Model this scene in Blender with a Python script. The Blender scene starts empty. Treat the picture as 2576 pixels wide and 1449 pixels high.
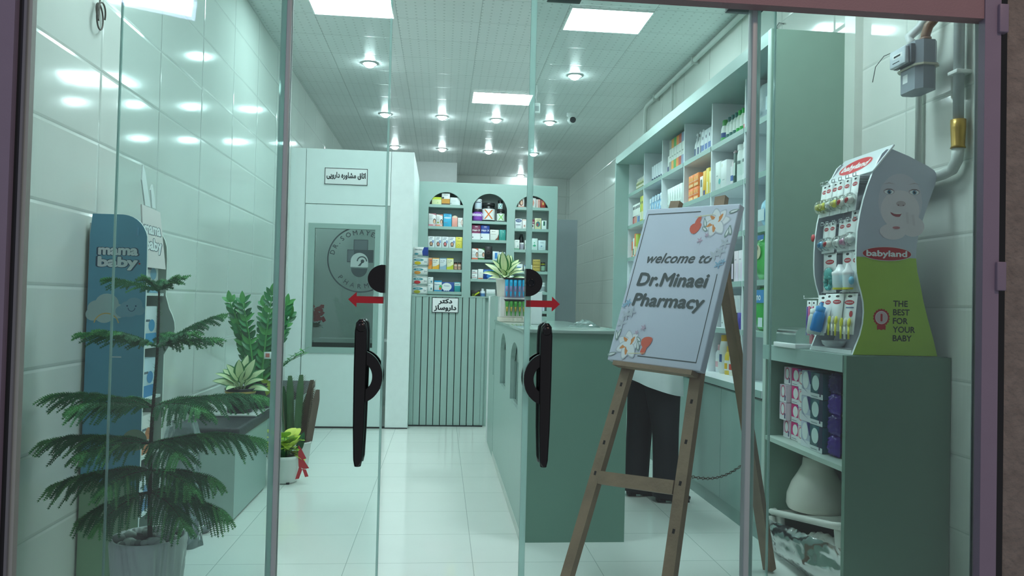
import bpy, bmesh, math, random
from math import sin, cos, pi, radians, sqrt, atan2
from mathutils import Vector, Matrix
random.seed(7)
S = bpy.context.scene
COL = S.collection

# ---------------------------------------------------------------- camera, light, exposure
def setup():
    F, YAW, PIT, ROL = 1900.3, .09237, .020855, .023508
    f = Vector((sin(YAW)*cos(PIT), cos(YAW)*cos(PIT), sin(PIT)))
    r = Vector((cos(YAW), -sin(YAW), 0)); u = r.cross(f)
    r2 = r*cos(ROL) + u*sin(ROL); u2 = -r*sin(ROL) + u*cos(ROL)
    cd = bpy.data.cameras.new('camera'); co = bpy.data.objects.new('camera', cd); COL.objects.link(co)
    cd.sensor_width = 36; cd.lens = F*36/2576; cd.clip_start = .05
    m = Matrix((r2, u2, -f)).transposed().to_4x4(); m.translation = (0, 0, 1.25)
    co.matrix_world = m; S.camera = co
    w = bpy.data.worlds.new('night'); S.world = w; w.use_nodes = True
    b = w.node_tree.nodes['Background']; b.inputs[0].default_value = (.60, .61, .66, 1); b.inputs[1].default_value = .42
    def lamp(n, loc, tgt, size, pw, c):
        l = bpy.data.lights.new(n, 'AREA'); l.size = size; l.energy = pw; l.color = c
        o = bpy.data.objects.new(n, l); COL.objects.link(o); o.location = loc
        o.rotation_euler = (Vector(tgt)-Vector(loc)).to_track_quat('-Z', 'Y').to_euler()
    lamp('street_lamp_light', (2.6, -1.5, 5.6), (1.2, 2.5, 2.2), .5, 75, (1, .66, .56))
    lamp('street_violet_light', (-3.2, -3.5, 4.8), (0, 2.5, 1.0), .8, 32, (.66, .62, 1))  # violet light from the street, its source unseen
    v = S.view_settings
    v.view_transform = 'Standard'; v.look = 'None'; v.gamma = 1; v.use_curve_mapping = False; v.exposure = 0.0
    S.cycles.max_bounces = 16; S.cycles.diffuse_bounces = 6; S.cycles.transparent_max_bounces = 32; S.cycles.sample_clamp_indirect = 6
setup()
PANEL_GLOW, SPOT_GLOW = 32, 120
LIGHT_COL = (.785, .985, 1.0)

# ---------------------------------------------------------------- materials
MATS = {}
def lin(c):
    if isinstance(c, str): c = [int(c[i:i+2], 16)/255 for i in (1, 3, 5)]
    return tuple(x/12.92 if x <= .04045 else ((x+.055)/1.055)**2.4 for x in c) + (1,)
def M(c, r=.5, metal=0, n=.05, sc=14, bump=0, bsc=60, spec=.5):
    k = (c, r, metal, n, sc, bump, bsc, spec)
    if k in MATS: return MATS[k]
    m = bpy.data.materials.new('paint_'+c.strip('#')); m.use_nodes = True; t = m.node_tree; N = t.nodes; L = t.links
    p = N['Principled BSDF']; p.inputs['Roughness'].default_value = r; p.inputs['Metallic'].default_value = metal
    p.inputs['Specular IOR Level'].default_value = spec
    p.inputs['Base Color'].default_value = lin(c)
    if n or bump:
        tc = N.new('ShaderNodeTexCoord')
    if n:
        no = N.new('ShaderNodeTexNoise'); no.inputs['Scale'].default_value = sc; no.inputs['Detail'].default_value = 4
        L.new(tc.outputs['Object'], no.inputs['Vector'])
        mr = N.new('ShaderNodeMapRange'); mr.inputs[3].default_value = 1-n; mr.inputs[4].default_value = 1+n
        L.new(no.outputs['Fac'], mr.inputs[0])
        mx = N.new('ShaderNodeVectorMath'); mx.operation = 'SCALE'; mx.inputs[0].default_value = lin(c)[:3]
        L.new(mr.outputs[0], mx.inputs['Scale']); L.new(mx.outputs[0], p.inputs['Base Color'])
    if bump:
        nb = N.new('ShaderNodeTexNoise'); nb.inputs['Scale'].default_value = bsc
        L.new(tc.outputs['Object'], nb.inputs['Vector'])
        bn = N.new('ShaderNodeBump'); bn.inputs['Strength'].default_value = bump; bn.inputs['Distance'].default_value = .01
        L.new(nb.outputs['Fac'], bn.inputs['Height']); L.new(bn.outputs[0], p.inputs['Normal'])
    MATS[k] = m; return m
def clear(name, tint, refl=1.0, rough=.02, ior=1.45, haze=0):
    if name in MATS: return MATS[name]
    m = bpy.data.materials.new(name); m.use_nodes = True; N = m.node_tree.nodes; L = m.node_tree.links
    for x in list(N):
        if x.type == 'BSDF_PRINCIPLED': N.remove(x)
    t = N.new('ShaderNodeBsdfTransparent'); t.inputs[0].default_value = (*tint, 1)
    g = N.new('ShaderNodeBsdfGlossy'); g.inputs['Roughness'].default_value = rough
    fr = N.new('ShaderNodeFresnel'); fr.inputs[0].default_value = ior
    ml = N.new('ShaderNodeMath'); ml.operation = 'MULTIPLY'; ml.inputs[1].default_value = refl; L.new(fr.outputs[0], ml.inputs[0])
    a = N.new('ShaderNodeMixShader'); L.new(ml.outputs[0], a.inputs[0]); L.new(t.outputs[0], a.inputs[1]); L.new(g.outputs[0], a.inputs[2])
    last = a
    if haze:
        d = N.new('ShaderNodeBsdfTranslucent'); d.inputs[0].default_value = (.8, .95, .92, 1)
        b = N.new('ShaderNodeMixShader'); b.inputs[0].default_value = haze
        L.new(a.outputs[0], b.inputs[1]); L.new(d.outputs[0], b.inputs[2]); last = b
    L.new(last.outputs[0], N['Material Output'].inputs[0]); MATS[name] = m; return m
def glow(name, c, s):
    if name in MATS: return MATS[name]
    m = bpy.data.materials.new(name); m.use_nodes = True; N = m.node_tree.nodes
    p = N['Principled BSDF']; p.inputs['Base Color'].default_value = (.8, .8, .8, 1)
    p.inputs['Emission Color'].default_value = (*c, 1); p.inputs['Emission Strength'].default_value = s
    MATS[name] = m; return m
def tiles(name, c, grout, axes, tile, off, gap, rough, bump=.5, dots=False, var=.03, rows2=None):
    """rectangular tiles laid on a plane; axes = the two object axes, tile = size along each, off = grid offset"""
    m = bpy.data.materials.new(name); m.use_nodes = True; t = m.node_tree; N = t.nodes; L = t.links
    p = N['Principled BSDF']; p.inputs['Roughness'].default_value = rough
    tc = N.new('ShaderNodeTexCoord'); sx = N.new('ShaderNodeSeparateXYZ'); L.new(tc.outputs['Object'], sx.inputs[0])
    def mt(op, a, b=None, cl=False):
        x = N.new('ShaderNodeMath'); x.operation = op; x.use_clamp = cl
        for i, v in enumerate((a, b)):
            if v is None: continue
            if isinstance(v, (int, float)): x.inputs[i].default_value = v
            else: L.new(v, x.inputs[i])
        return x.outputs[0]
    ed, cells = [], []
    for ax, ts, of in zip(axes, tile, off):
        q = mt('DIVIDE', mt('SUBTRACT', sx.outputs[ax], of), ts)
        fl = mt('FLOOR', q); fr = mt('SUBTRACT', q, fl); cells.append(fl)
        ed.append(mt('MULTIPLY', mt('MINIMUM', fr, mt('SUBTRACT', 1.0, fr)), ts))
    d = mt('MINIMUM', ed[0], ed[1])
    line = mt('SUBTRACT', 1.0, mt('DIVIDE', d, gap), True)
    cv = N.new('ShaderNodeCombineXYZ'); L.new(cells[0], cv.inputs[0]); L.new(cells[1], cv.inputs[1])
    wn = N.new('ShaderNodeTexWhiteNoise'); L.new(cv.outputs[0], wn.inputs['Vector'])
    no = N.new('ShaderNodeTexNoise'); no.inputs['Scale'].default_value = 3; no.inputs['Detail'].default_value = 5; L.new(tc.outputs['Object'], no.inputs['Vector'])
    sc = mt('ADD', mt('MULTIPLY', wn.outputs['Value'], var), mt('ADD', mt('MULTIPLY', no.outputs['Fac'], .08), .96-var/2))
    bs = N.new('ShaderNodeVectorMath'); bs.operation = 'SCALE'; bs.inputs[0].default_value = lin(c)[:3]; L.new(sc, bs.inputs['Scale'])
    mx = N.new('ShaderNodeMix'); mx.data_type = 'RGBA'; L.new(line, mx.inputs['Factor'])
    L.new(bs.outputs[0], mx.inputs['A']); mx.inputs['B'].default_value = lin(grout)
    out = mx.outputs['Result']
    h = mt('DIVIDE', d, gap*3, True)
    if dots:
        hs = []
        for ax in axes:
            q = mt('DIVIDE', sx.outputs[ax], .072 if ax == axes[0] else .06); fr = mt('SUBTRACT', mt('FRACT', q), .5); hs.append(mt('MULTIPLY', fr, fr))
        dd = mt('LESS_THAN', mt('ADD', hs[0], hs[1]), .014)
        m2 = N.new('ShaderNodeMix'); m2.data_type = 'RGBA'; L.new(mt('MULTIPLY', dd, .5), m2.inputs['Factor']); L.new(out, m2.inputs['A']); m2.inputs['B'].default_value = lin('#7c8886')
        out = m2.outputs['Result']
    L.new(out, p.inputs['Base Color'])
    bn = N.new('ShaderNodeBump'); bn.inputs['Strength'].default_value = bump; bn.inputs['Distance'].default_value = .004
    wv = N.new('ShaderNodeTexNoise'); wv.inputs['Scale'].default_value = 5; L.new(tc.outputs['Object'], wv.inputs['Vector'])
    L.new(mt('ADD', h, mt('MULTIPLY', wv.outputs['Fac'], .22)), bn.inputs['Height']); L.new(bn.outputs[0], p.inputs['Normal'])
    return m

WHITE = M('#e9f0ee', .35); SHELFW = M('#e6edf0', .4); SAGE = M('#9db7b0', .38, n=.03); SAGEM = M('#92aba4', .45, n=.03)
BLACK = M('#0c0e10', .25); DARK = M('#23282a', .5); GREYP = M('#8d9492', .5); ALU = M('#a9bdbb', .4); RED = M('#b8202c', .45)
FRAMEP = M('#82788a', .5, bump=.05, bsc=180); CARD = M('#f0f2f2', .45); INK = M('#2c3236', .6)  # frame colour includes the mauve tint of the street light
WOOD = M('#88705a', .6, n=.35, sc=9, bump=.25, bsc=40); CLEARP = clear('clear_plastic', (.93, .97, .96), 1.6, .05)
GLASS = clear('door_glass', (.915, .965, .957), 1.0, .01, 1.45); GLASSE = M('#e2f3ee', .2, n=.02)
SEAL = clear('seal_strip', (.8, .92, .9), 1.5, .1, 1.45, .62)
WRAP = clear('plastic_wrap', (.9, .93, .95), 2.2, .14, 1.45, .07)

# ---------------------------------------------------------------- mesh builder
TXT = {}
def text_mesh(s, bold=0.0, shear=0.0):
    k = (s, bold, shear)
    if k not in TXT:
        c = bpy.data.curves.new('lettering', 'FONT'); c.body = s; c.offset = bold; c.shear = shear; c.resolution_u = 3; c.space_character = 1+bold*1.5
        o = bpy.data.objects.new('lettering', c); COL.objects.link(o); bpy.context.view_layer.update()
        me = o.to_mesh(); vs = [(v.co.x, v.co.y) for v in me.vertices]; fs = [tuple(p.vertices) for p in me.polygons]
        o.to_mesh_clear(); bpy.data.objects.remove(o); bpy.data.curves.remove(c)
        xs = [v[0] for v in vs] or [0]; ys = [v[1] for v in vs] or [0]
        TXT[k] = (vs, fs, min(xs), max(xs), min(ys), max(ys))
    return TXT[k]
class B:
    def __init__(s): s.v = []; s.f = []; s.m = []; s.sm = []; s.mats = []; s.T = Matrix()
    def mi(s, m):
        if m not in s.mats: s.mats.append(m)
        return s.mats.index(m)
    def add(s, vs, fs, m, smooth=False):
        o = len(s.v); s.v += [s.T @ Vector(v) for v in vs]; i = s.mi(m)
        for f in fs: s.f.append(tuple(o+k for k in f)); s.m.append(i); s.sm.append(smooth)
        return s
    def box(s, x0, x1, y0, y1, z0, z1, m):
        vs = [(x, y, z) for z in (z0, z1) for y in (y0, y1) for x in (x0, x1)]
        return s.add(vs, [(0, 2, 3, 1), (4, 5, 7, 6), (0, 1, 5, 4), (2, 6, 7, 3), (0, 4, 6, 2), (1, 3, 7, 5)], m)
    def rbox(s, x0, x1, y0, y1, z0, z1, m, b=.004, seg=2):
        bm = bmesh.new(); bmesh.ops.create_cube(bm, size=1)
        for v in bm.verts: v.co = ((x0+x1)/2+v.co.x*(x1-x0), (y0+y1)/2+v.co.y*(y1-y0), (z0+z1)/2+v.co.z*(z1-z0))
        bmesh.ops.bevel(bm, geom=bm.edges[:], offset=b, segments=seg, affect='EDGES', profile=.6)
        bm.verts.index_update(); s.add([v.co[:] for v in bm.verts], [[v.index for v in f.verts] for f in bm.faces], m, True); bm.free(); return s
    def poly(s, pts, m): return s.add(pts, [tuple(range(len(pts)))], m)
    def lathe(s, prof, m, c=(0, 0, 0), seg=24, smooth=True, disp=None, sx=1, sy=1, capb=True, capt=True):
        vs = []; fs = []
        for j, (r, z) in enumerate(prof):
            for i in range(seg):
                a = 2*pi*i/seg; rr = r + (disp(a, z) if disp else 0)
                vs.append((c[0]+rr*cos(a)*sx, c[1]+rr*sin(a)*sy, c[2]+z))
        for j in range(len(prof)-1):
            for i in range(seg):
                k = (i+1) % seg; fs.append((j*seg+i, j*seg+k, (j+1)*seg+k, (j+1)*seg+i))
        s.add(vs, fs, m, smooth)
        if capb: s.add(vs[:seg], [tuple(range(seg))[::-1]], m)
        if capt: s.add(vs[-seg:], [tuple(range(seg))], m)
        return s
    def tube(s, path, r, m, seg=8, closed=False, cap=True):
        P = [Vector(p) for p in path]; n = len(P); R = r if isinstance(r, (list, tuple)) else [r]*n
        vs = []; fs = []; up = None
        for i in range(n):
            d = (P[(i+1) % n]-P[i-1]) if closed else (P[min(i+1, n-1)]-P[max(i-1, 0)])
            d = d.normalized() if d.length > 1e-9 else Vector((0, 0, 1))
            if up is None: up = Vector((0, 0, 1)) if abs(d.z) < .9 else Vector((1, 0, 0))
            a = d.cross(up)
            if a.length < 1e-6: a = d.orthogonal()
            a.normalize(); b = a.cross(d).normalized(); up = b
            for k in range(seg):
                t = 2*pi*k/seg; vs.append((P[i]+(a*cos(t)+b*sin(t))*R[i])[:])
        for i in range(n if closed else n-1):
            j = (i+1) % n
            for k in range(seg):
                l = (k+1) % seg; fs.append((i*seg+k, i*seg+l, j*seg+l, j*seg+k))
        if cap and not closed: fs += [tuple(range(seg))[::-1], tuple((n-1)*seg+k for k in range(seg))]
        return s.add(vs, fs, m, seg > 4)
    def beam(s, a, b, w, d, wdir, m):
        """square timber from a to b, width w along wdir, depth d across"""
        a, b = Vector(a), Vector(b); ax = (b-a).normalized(); wd = Vector(wdir); wd = (wd-ax*wd.dot(ax)).normalized(); dd = ax.cross(wd)
        vs = [(p+wd*w/2*i+dd*d/2*j)[:] for p in (a, b) for i, j in ((-1, -1), (1, -1), (1, 1), (-1, 1))]
        return s.add(vs, [(3, 2, 1, 0), (4, 5, 6, 7)]+[(i, (i+1) % 4, 4+(i+1) % 4, 4+i) for i in range(4)], m)
    def prism(s, pts, h, m, side=None):
        """outline pts (x,z) extruded along y from 0 to h"""
        n = len(pts); a = [(x, h[0], z) for x, z in pts]; b = [(x, h[1], z) for x, z in pts]
        s.add(a, [tuple(range(n))], m); s.add(b, [tuple(range(n))[::-1]], m)
        return s.add(a+b, [(i, n+i, n+(i+1) % n, (i+1) % n) for i in range(n)], side or m)
    def ball(s, c, r, m, seg=14, rings=8):
        rx, ry, rz = r if isinstance(r, tuple) else (r, r, r)
        return s.lathe([(max(1e-4, sin(pi*j/rings)), -cos(pi*j/rings)*rz) for j in range(rings+1)], m, c, seg, True, None, rx, ry, False, False)
    def loft(s, rings, m, seg=20, caps=True):
        """rings: (cx, cy, z, rx, ry)"""
        vs = []; fs = []
        for cx, cy, z, rx, ry in rings:
            for i in range(seg):
                a = 2*pi*i/seg; vs.append((cx+rx*cos(a), cy+ry*sin(a), z))
        for j in range(len(rings)-1):
            for i in range(seg):
                k = (i+1) % seg; fs.append((j*seg+i, j*seg+k, (j+1)*seg+k, (j+1)*seg+i))
        if caps: fs += [tuple(range(seg))[::-1], tuple((len(rings)-1)*seg+i for i in range(seg))]
        return s.add(vs, fs, m, True)
    # flat artwork on the plane y = const of the current frame (x right, z up, facing -y)
    def rect(s, x0, x1, z0, z1, y, m): return s.add([(x0, y, z0), (x1, y, z0), (x1, y, z1), (x0, y, z1)], [(0, 1, 2, 3)], m)
    def ell(s, cx, cz, rx, rz, y, m, seg=24, a0=0, a1=2*pi):
        return s.poly([(cx+rx*cos(a0+(a1-a0)*i/seg), y, cz+rz*sin(a0+(a1-a0)*i/seg)) for i in range(seg)], m)
    def ring(s, cx, cz, r, w, y, m, a0=0, a1=2*pi, seg=48):
        vs = []; 
        for i in range(seg+1):
            a = a0+(a1-a0)*i/seg
            for q in (r-w/2, r+w/2): vs.append((cx+q*cos(a), y, cz+q*sin(a)))
        return s.add(vs, [(2*i, 2*i+1, 2*i+3, 2*i+2) for i in range(seg)], m)
    def art(s, pts, y, m): return s.poly([(x, y, z) for x, z in pts], m)
    def text(s, t, x, z, h, y, m, w=None, bold=.0, shear=0., al='c', rot=0, box=False, off=0.0):
        """cap height h; al c = centred on x; w forces the width; box: h is the height of the whole lettering"""
        vs, fs, x0, x1, y0, y1 = text_mesh(t, off, shear)
        sp = bold*1.6
        k = h/(y1-y0) if box else h/.73; kx = (w/(x1-x0)) if w else k; zb = y0 if box else 0
        ox = {'c': -(x0+x1)/2, 'l': -x0, 'r': -x1}[al]
        cr, sr = cos(rot), sin(rot); nd = 0 if bold <= 0 else (4 if bold < .05 else 10)
        for c in range(max(1, nd)):                       # heavier strokes: the same outline repeated around itself
            da, db = (sp*cos(2*pi*c/nd)*.5, sp*sin(2*pi*c/nd)*.5) if nd else (0, 0); out = []
            for a, b in vs:
                p, q = (a+ox+da)*kx, (b-zb+db)*k; out.append((x+p*cr-q*sr, y-.00002*c, z+p*sr+q*cr))
            s.add(out, fs, m)
        return s
    def mesh(s, name, off):
        me = bpy.data.meshes.new(name); me.from_pydata([(v-off)[:] for v in s.v], [], s.f)
        for m in s.mats: me.materials.append(m)
        me.polygons.foreach_set('material_index', s.m); me.polygons.foreach_set('use_smooth', s.sm); me.update(); return me
    def build(s, name, parent=None, at=None, autosmooth=False):
        if parent is not None: off = world(parent)
        elif at is not None: off = Vector(at)
        else:
            xs = [v.x for v in s.v]; ys = [v.y for v in s.v]; off = Vector(((min(xs)+max(xs))/2, (min(ys)+max(ys))/2, min(v.z for v in s.v)))
        o = bpy.data.objects.new(name, s.mesh(name, off)); COL.objects.link(o)
        if parent is not None: o.parent = parent
        else: o.location = off
        return o
def world(o):
    v = Vector((0, 0, 0))
    while o is not None: v = v+o.location; o = o.parent
    return v
def tag(o, label, cat, group=None, kind=None):
    o['label'] = label; o['category'] = cat
    if group: o['group'] = group
    if kind: o['kind'] = kind
    return o
def thing(name, loc, label, cat, group=None, kind=None):
    o = bpy.data.objects.new(name, None); o.empty_display_size = .05; COL.objects.link(o); o.location = loc
    return tag(o, label, cat, group, kind)
def struct(b, name, label, cat, parent=None, at=None):
    o = b.build(name, parent, at)
    return o if parent else tag(o, label, cat, kind='structure')
def dup(src, loc, rz=None, label=None, group=None):
    o = src.copy(); COL.objects.link(o); o.location = loc
    if rz is not None: o.rotation_euler = (0, 0, rz)
    for ch in list(src.children):
        c = ch.copy(); c.parent = o; COL.objects.link(c)
        for g in list(ch.children):
            d = g.copy(); d.parent = c; COL.objects.link(d)
    if label: o['label'] = label
    if group: o['group'] = group
    return o

XL, XR, ZC, YG, YB = -1.495, 2.19, 3.468, 2.5, 13.1
# ================================================================ SETTING
FLOORM = tiles('floor_tiles', '#e2e8e2', '#8d9a95', (0, 1), (.60, .447), (-.42, 5.006), .0022, .07, .12, var=.02)
WALLM = tiles('wall_tiles', '#d9dcd6', '#c0c5c0', (1, 2), (.68, .3125), (3.41, .0275), .004, .09, .55)
WALLB = tiles('back_wall_tiles', '#cfd3cf', '#aab0ac', (0, 2), (.68, .3125), (.1, .0275), .004, .15, .5)
CEILM = tiles('ceiling_tiles', '#dfe3e2', '#8f9997', (0, 1), (.645, .468), (-.40, 5.936), .0035, .32, .3, True, var=.05)
struct(B().box(XL-.1, XR+.1, 2.42, YB+.1, -.12, 0, FLOORM), 'floor', 'glossy white tiled shop floor', 'floor', at=(0, 0, 0))
struct(B().box(XL-.1, XR+.1, 2.66, YB+.1, ZC, ZC+.1, CEILM), 'ceiling', 'grey perforated ceiling tiles of the pharmacy', 'ceiling', at=(0, 0, 0))
struct(B().box(XL-.1, XL, 2.62, YB+.1, 0, ZC, WALLM), 'wall_left', 'cream glossy tiled wall behind the plants', 'wall', at=(0, 0, 0))
struct(B().box(XR, XR+.1, 2.62, YB+.1, 0, ZC, WALLM), 'wall_right', 'cream glossy tiled wall behind the gas meter', 'wall', at=(0, 0, 0))
struct(B().box(XL, XR, YB, YB+.1, 0, ZC, WALLB), 'wall_back', 'grey tiled wall at the far end of the shop', 'wall', at=(0, 0, 0))
struct(B().box(XL, .19, 12.0, YB, 0, ZC, M('#d8dedd', .4)), 'wall_back_recess', 'plain pale wall return above the left arched niche', 'wall')
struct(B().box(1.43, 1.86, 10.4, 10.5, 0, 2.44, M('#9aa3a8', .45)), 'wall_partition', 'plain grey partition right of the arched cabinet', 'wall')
struct(B().box(2.145, XR, 3.79, 3.895, 0, ZC, M('#d9ded6', .3)), 'trim_corner', 'white corner strip beside the tall sage side panel', 'trim')
# shopfront
HEADM = M('#8c7276', .55, bump=.1, bsc=200)  # reddish street light is put into the header colour
b = B().box(-1.75, 1.9, 2.456, 2.505, 2.284, 3.7, HEADM).box(-1.75, 2.9, 2.505, 2.65, 2.42, 3.7, HEADM)
b.box(-1.75, 1.885, 2.5, 2.515, 2.292, 2.42, M('#6b5e60', .5))
struct(b, 'trim_header', 'brown metal header beam above the glass, reddened by street light', 'beam')
b = B().box(-1.75, -1.338, 2.455, 2.53, -.12, 2.34, FRAMEP).box(-1.338, -1.322, 2.48, 2.53, -.12, 2.34, DARK)
b.box(-1.322, -1.314, 2.475, 2.515, -.12, 2.34, M('#777c80', .45)).box(-1.314, -1.302, 2.485, 2.51, -.12, 2.305, M('#a3ada6', .4))
struct(b, 'trim_jamb_left', 'grey metal door jamb down the left picture edge', 'frame')
b = B().box(1.862, 1.922, 2.452, 2.484, -.12, 2.6, FRAMEP).box(1.885, 1.92, 2.484, 2.534, -.12, 2.305, M('#7c7f80', .45))
b.box(1.922, 1.956, 2.466, 2.49, -.12, 3.6, BLACK)  # black strip stands for the shade in the gap beside the stone
struct(b, 'trim_jamb_right', 'metal door jamb right of the glass, mauve from street light', 'frame')
struct(B().box(1.955, 2.9, 2.475, 2.60, -.12, 3.7, M('#7d7870', .9, n=.4, sc=18, bump=.9, bsc=45)), 'wall_outside', 'rough grey stone wall strip outside the shopfront', 'wall')
for z0, z1, lab in ((2.235, 2.335, 'upper metal bracket between door jamb and stone strip'), (1.335, 1.435, 'lower metal bracket between door jamb and stone strip')):
    tag(B().rbox(1.908, 1.942, 2.44, 2.5, z0, z1, FRAMEP).build('jamb_bracket'), lab, 'bracket', 'jamb brackets')
def pane(name, x0, x1, y, z1, label, strip=None):
    r = thing(name, ((x0+x1)/2, y, 0), label, 'glass door' if name.startswith('door') else 'window', kind='structure')
    B().box(x0, x1, y-.005, y+.005, .008, z1, GLASS).build('glass_pane', r)
    return r
r = pane('window_1', -1.335, -.512, 2.525, 2.30, 'fixed glass pane in front of the pine plant')
B().rbox(-.528, -.512, 2.508, 2.545, 0, 2.30, ALU, .004).build('edge_strip', r); B().box(-.546, -.528, 2.515, 2.54, 0, 2.30, SEAL).build('edge_seal', r)
r = pane('window_2', 1.058, 1.9, 2.525, 2.30, 'fixed glass pane in front of the babyland stand')
B().rbox(1.046, 1.066, 2.508, 2.545, 0, 2.30, ALU, .004).build('edge_strip', r); B().box(1.066, 1.08, 2.515, 2.54, 0, 2.30, SEAL).build('edge_seal', r)
YD = 2.585; KD = YD/2.5
def leaf_door(name, xe, xo, sgn, label):
    """xe: free edge, xo: far edge; sgn = direction from the free edge into the leaf"""
    r = pane(name, min(xe, xo), max(xe, xo), YD, 2.37, label)
    w_ = .007 if sgn < 0 else .02; B().box(min(xe, xe+sgn*w_), max(xe, xe+sgn*w_), YD-.007, YD+.007, .008, 2.37, SEAL).build('edge_seal', r)
    B().box(min(xo, xo-sgn*.004), max(xo, xo-sgn*.004), YD-.006, YD+.006, .008, 2.37, SEAL).build('polished_edge', r)
    # pull handles: one tapered bar with a crescent grip on each face of the pane
    hx = xe+sgn*.072
    for fy in (-1, 1):
        h = B()
        pts = [(0.012, 0), (0.017, .02), (.0205, .25), (.0205, .44), (.015, .463), (0, .470), (-.015, .463), (-.0205, .44), (-.0205, .25), (-.017, .02), (-.012, 0)]
        rings = [(hx, YD+fy*.042, 1.25+(.72-1.25)*KD+z*KD, w, .014) for z, w in ((0, .011), (.02, .015), (.12, .019), (.3, .0215), (.43, .0215), (.457, .018), (.469, .008))]
        h.loft(rings, BLACK, 16)
        h.ball((hx, YD+fy*.055, 1.25+(1.165-1.25)*KD), (.017, .01, .017), BLACK)
        for dz in (.09, .38): h.tube([(hx, YD+fy*.005, 1.25+(.72+dz-1.25)*KD), (hx, YD+fy*.045, 1.25+(.72+dz-1.25)*KD)], .009, BLACK, 10)
        o = h.build('handle', r)
        g = B(); zc = 1.25+(1.005-1.25)*KD; vs = []; n = 22
        for i in range(n+1):
            a = -pi/2+pi*i/n
            for rr, yy in ((.088, -.009), (.05, -.009), (.05, .009), (.088, .009)):
                vs.append((hx-sgn*(rr*cos(a)*.88-.004), YD+fy*.036+yy, zc+rr*sin(a)))
        g.add(vs, [(4*i+k, 4*i+(k+1) % 4, 4*i+4+(k+1) % 4, 4*i+4+k) for i in range(n) for k in range(4)]+[(0, 1, 2, 3), (4*n+3, 4*n+2, 4*n+1, 4*n)], BLACK)
        g.build('crescent_grip', o)
    l = B(); zc = 1.25+(1.321-1.25)*KD; rx = .0555*KD; rz = .0455*KD
    for fy in (-1, 1):
        pts = [(xe+sgn*rx*sqrt(max(0, 1-(t*.97)**2)), zc+rz*t) for t in [-1+2*i/24 for i in range(25)]]
        pts = [(xe, zc-rz)]+pts+[(xe, zc+rz)]
        l.prism(pts, (YD+fy*.006, YD+fy*.024), BLACK)
    o = l.build('lock_plate', r)
    if sgn > 0:
        c = B(); c.T = Matrix.Translation((xe+.018, YD-.024, zc)) @ Matrix.Rotation(pi/2, 4, 'X')
        c.lathe([(.0135, 0), (.0135, .006), (.0095, .007), (.0085, .002)], M('#2b3033', .2, .7), seg=24).build('keyhole_cylinder', o)
    a = B(); x0 = xe+sgn*.004; x1 = xe+sgn*.122; za = 1.25+.002*KD
    p = [(x0, za-.0115), (x1-sgn*.028, za-.0115), (x1-sgn*.028, za-.026), (x1, za), (x1-sgn*.028, za+.026), (x1-sgn*.028, za+.0115), (x0, za+.0115)]
    a.prism(p, (YD-.0062, YD-.0055), RED).build('arrow_sticker', r)
    return r
leaf_door('door_1', -.191, -1.075, -1, 'left sliding glass door with red arrow pointing left')
r = leaf_door('door_2', .284, 1.165, 1, 'right sliding glass door with red arrow pointing right')
for x0, x1 in ((.34, .458), (.985, 1.112)):
    B().rbox(x0, x1, 2.565, 2.61, 2.31, 2.385, M('#4a4e52', .4), .003).build('hanger_clamp', r)
tag(B().rbox(-.9, -.47, 2.7, 3.47, 0, .012, M('#7f8d88', .9, bump=.6, bsc=200), .005).build('door_mat'), 'thin grey door mat just inside the left glass', 'mat')

# ceiling lights
def panel(x0, x1, y0, y1, label):
    r = thing('ceiling_light_panel', ((x0+x1)/2, (y0+y1)/2, ZC-.012), label, 'ceiling light', 'square ceiling light panels')
    b = B()
    for q in ((x0-.012, x1+.012, y0-.012, y0), (x0-.012, x1+.012, y1, y1+.012), (x0-.012, x0, y0, y1), (x1, x1+.012, y0, y1)): b.box(*q, ZC-.012, ZC-.001, M('#eef2f1', .4))
    b.build('frame', r)
    B().box(x0, x1, y0, y1, ZC-.009, ZC-.001, glow('panel_light', LIGHT_COL, PANEL_GLOW)).build('diffuser', r)
panel(-1.03, -.43, 5.50, 5.925, 'bright square ceiling panel above the left glass door')
panel(.915, 1.525, 5.51, 5.955, 'bright square ceiling panel above the easel')
panel(-1.03, -.43, 3.10, 3.53, 'square ceiling panel above the pine plant, nearest the glass')
panel(.915, 1.525, 3.10, 3.53, 'square ceiling panel just inside the glass above the low cabinet')
panel(.28, .905, 7.88, 8.30, 'bright ceiling panel farther in, beside the door edge')
SP = [(-.727, 7.12, 'glowing downlight nearest the left ceiling panel'), (1.225, 7.17, 'glowing downlight alone beyond the right ceiling panel'),
      (-.722, 9.03, 'first downlight from the left in the nearer row of four'), (-.052, 9.03, 'second downlight from the left in the nearer row of four'), (.60, 9.06, 'third downlight from the left in the nearer row of four'), (1.252, 9.06, 'rightmost downlight in the nearer row, beside the camera'),
      (-.727, 10.92, 'first downlight from the left in the farther row above the booth'), (-.05, 10.95, 'second downlight from the left in the farther row'), (.625, 10.97, 'third downlight from the left in the farther row'), (1.29, 11.0, 'fourth downlight in the farther row, at the glass edge'), (1.302, 12.92, 'farthest single downlight above the arched cabinet')]
for x, y, lab in SP:
    r = thing('downlight', (x, y, ZC), lab, 'ceiling light', 'round downlights')
    B().lathe([(.075, -.002), (.075, -.008), (.05, -.012), (.05, -.002)], M('#dfe5e4', .3), (x, y, ZC), 24).build('trim_ring', r)
    B().lathe([(.0475, -.004), (.046, -.018), (.036, -.032), (.018, -.04), (.001, -.042)][::-1], glow('spot_light', LIGHT_COL, SPOT_GLOW), (x, y, ZC), 20).build('lens', r)

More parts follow.
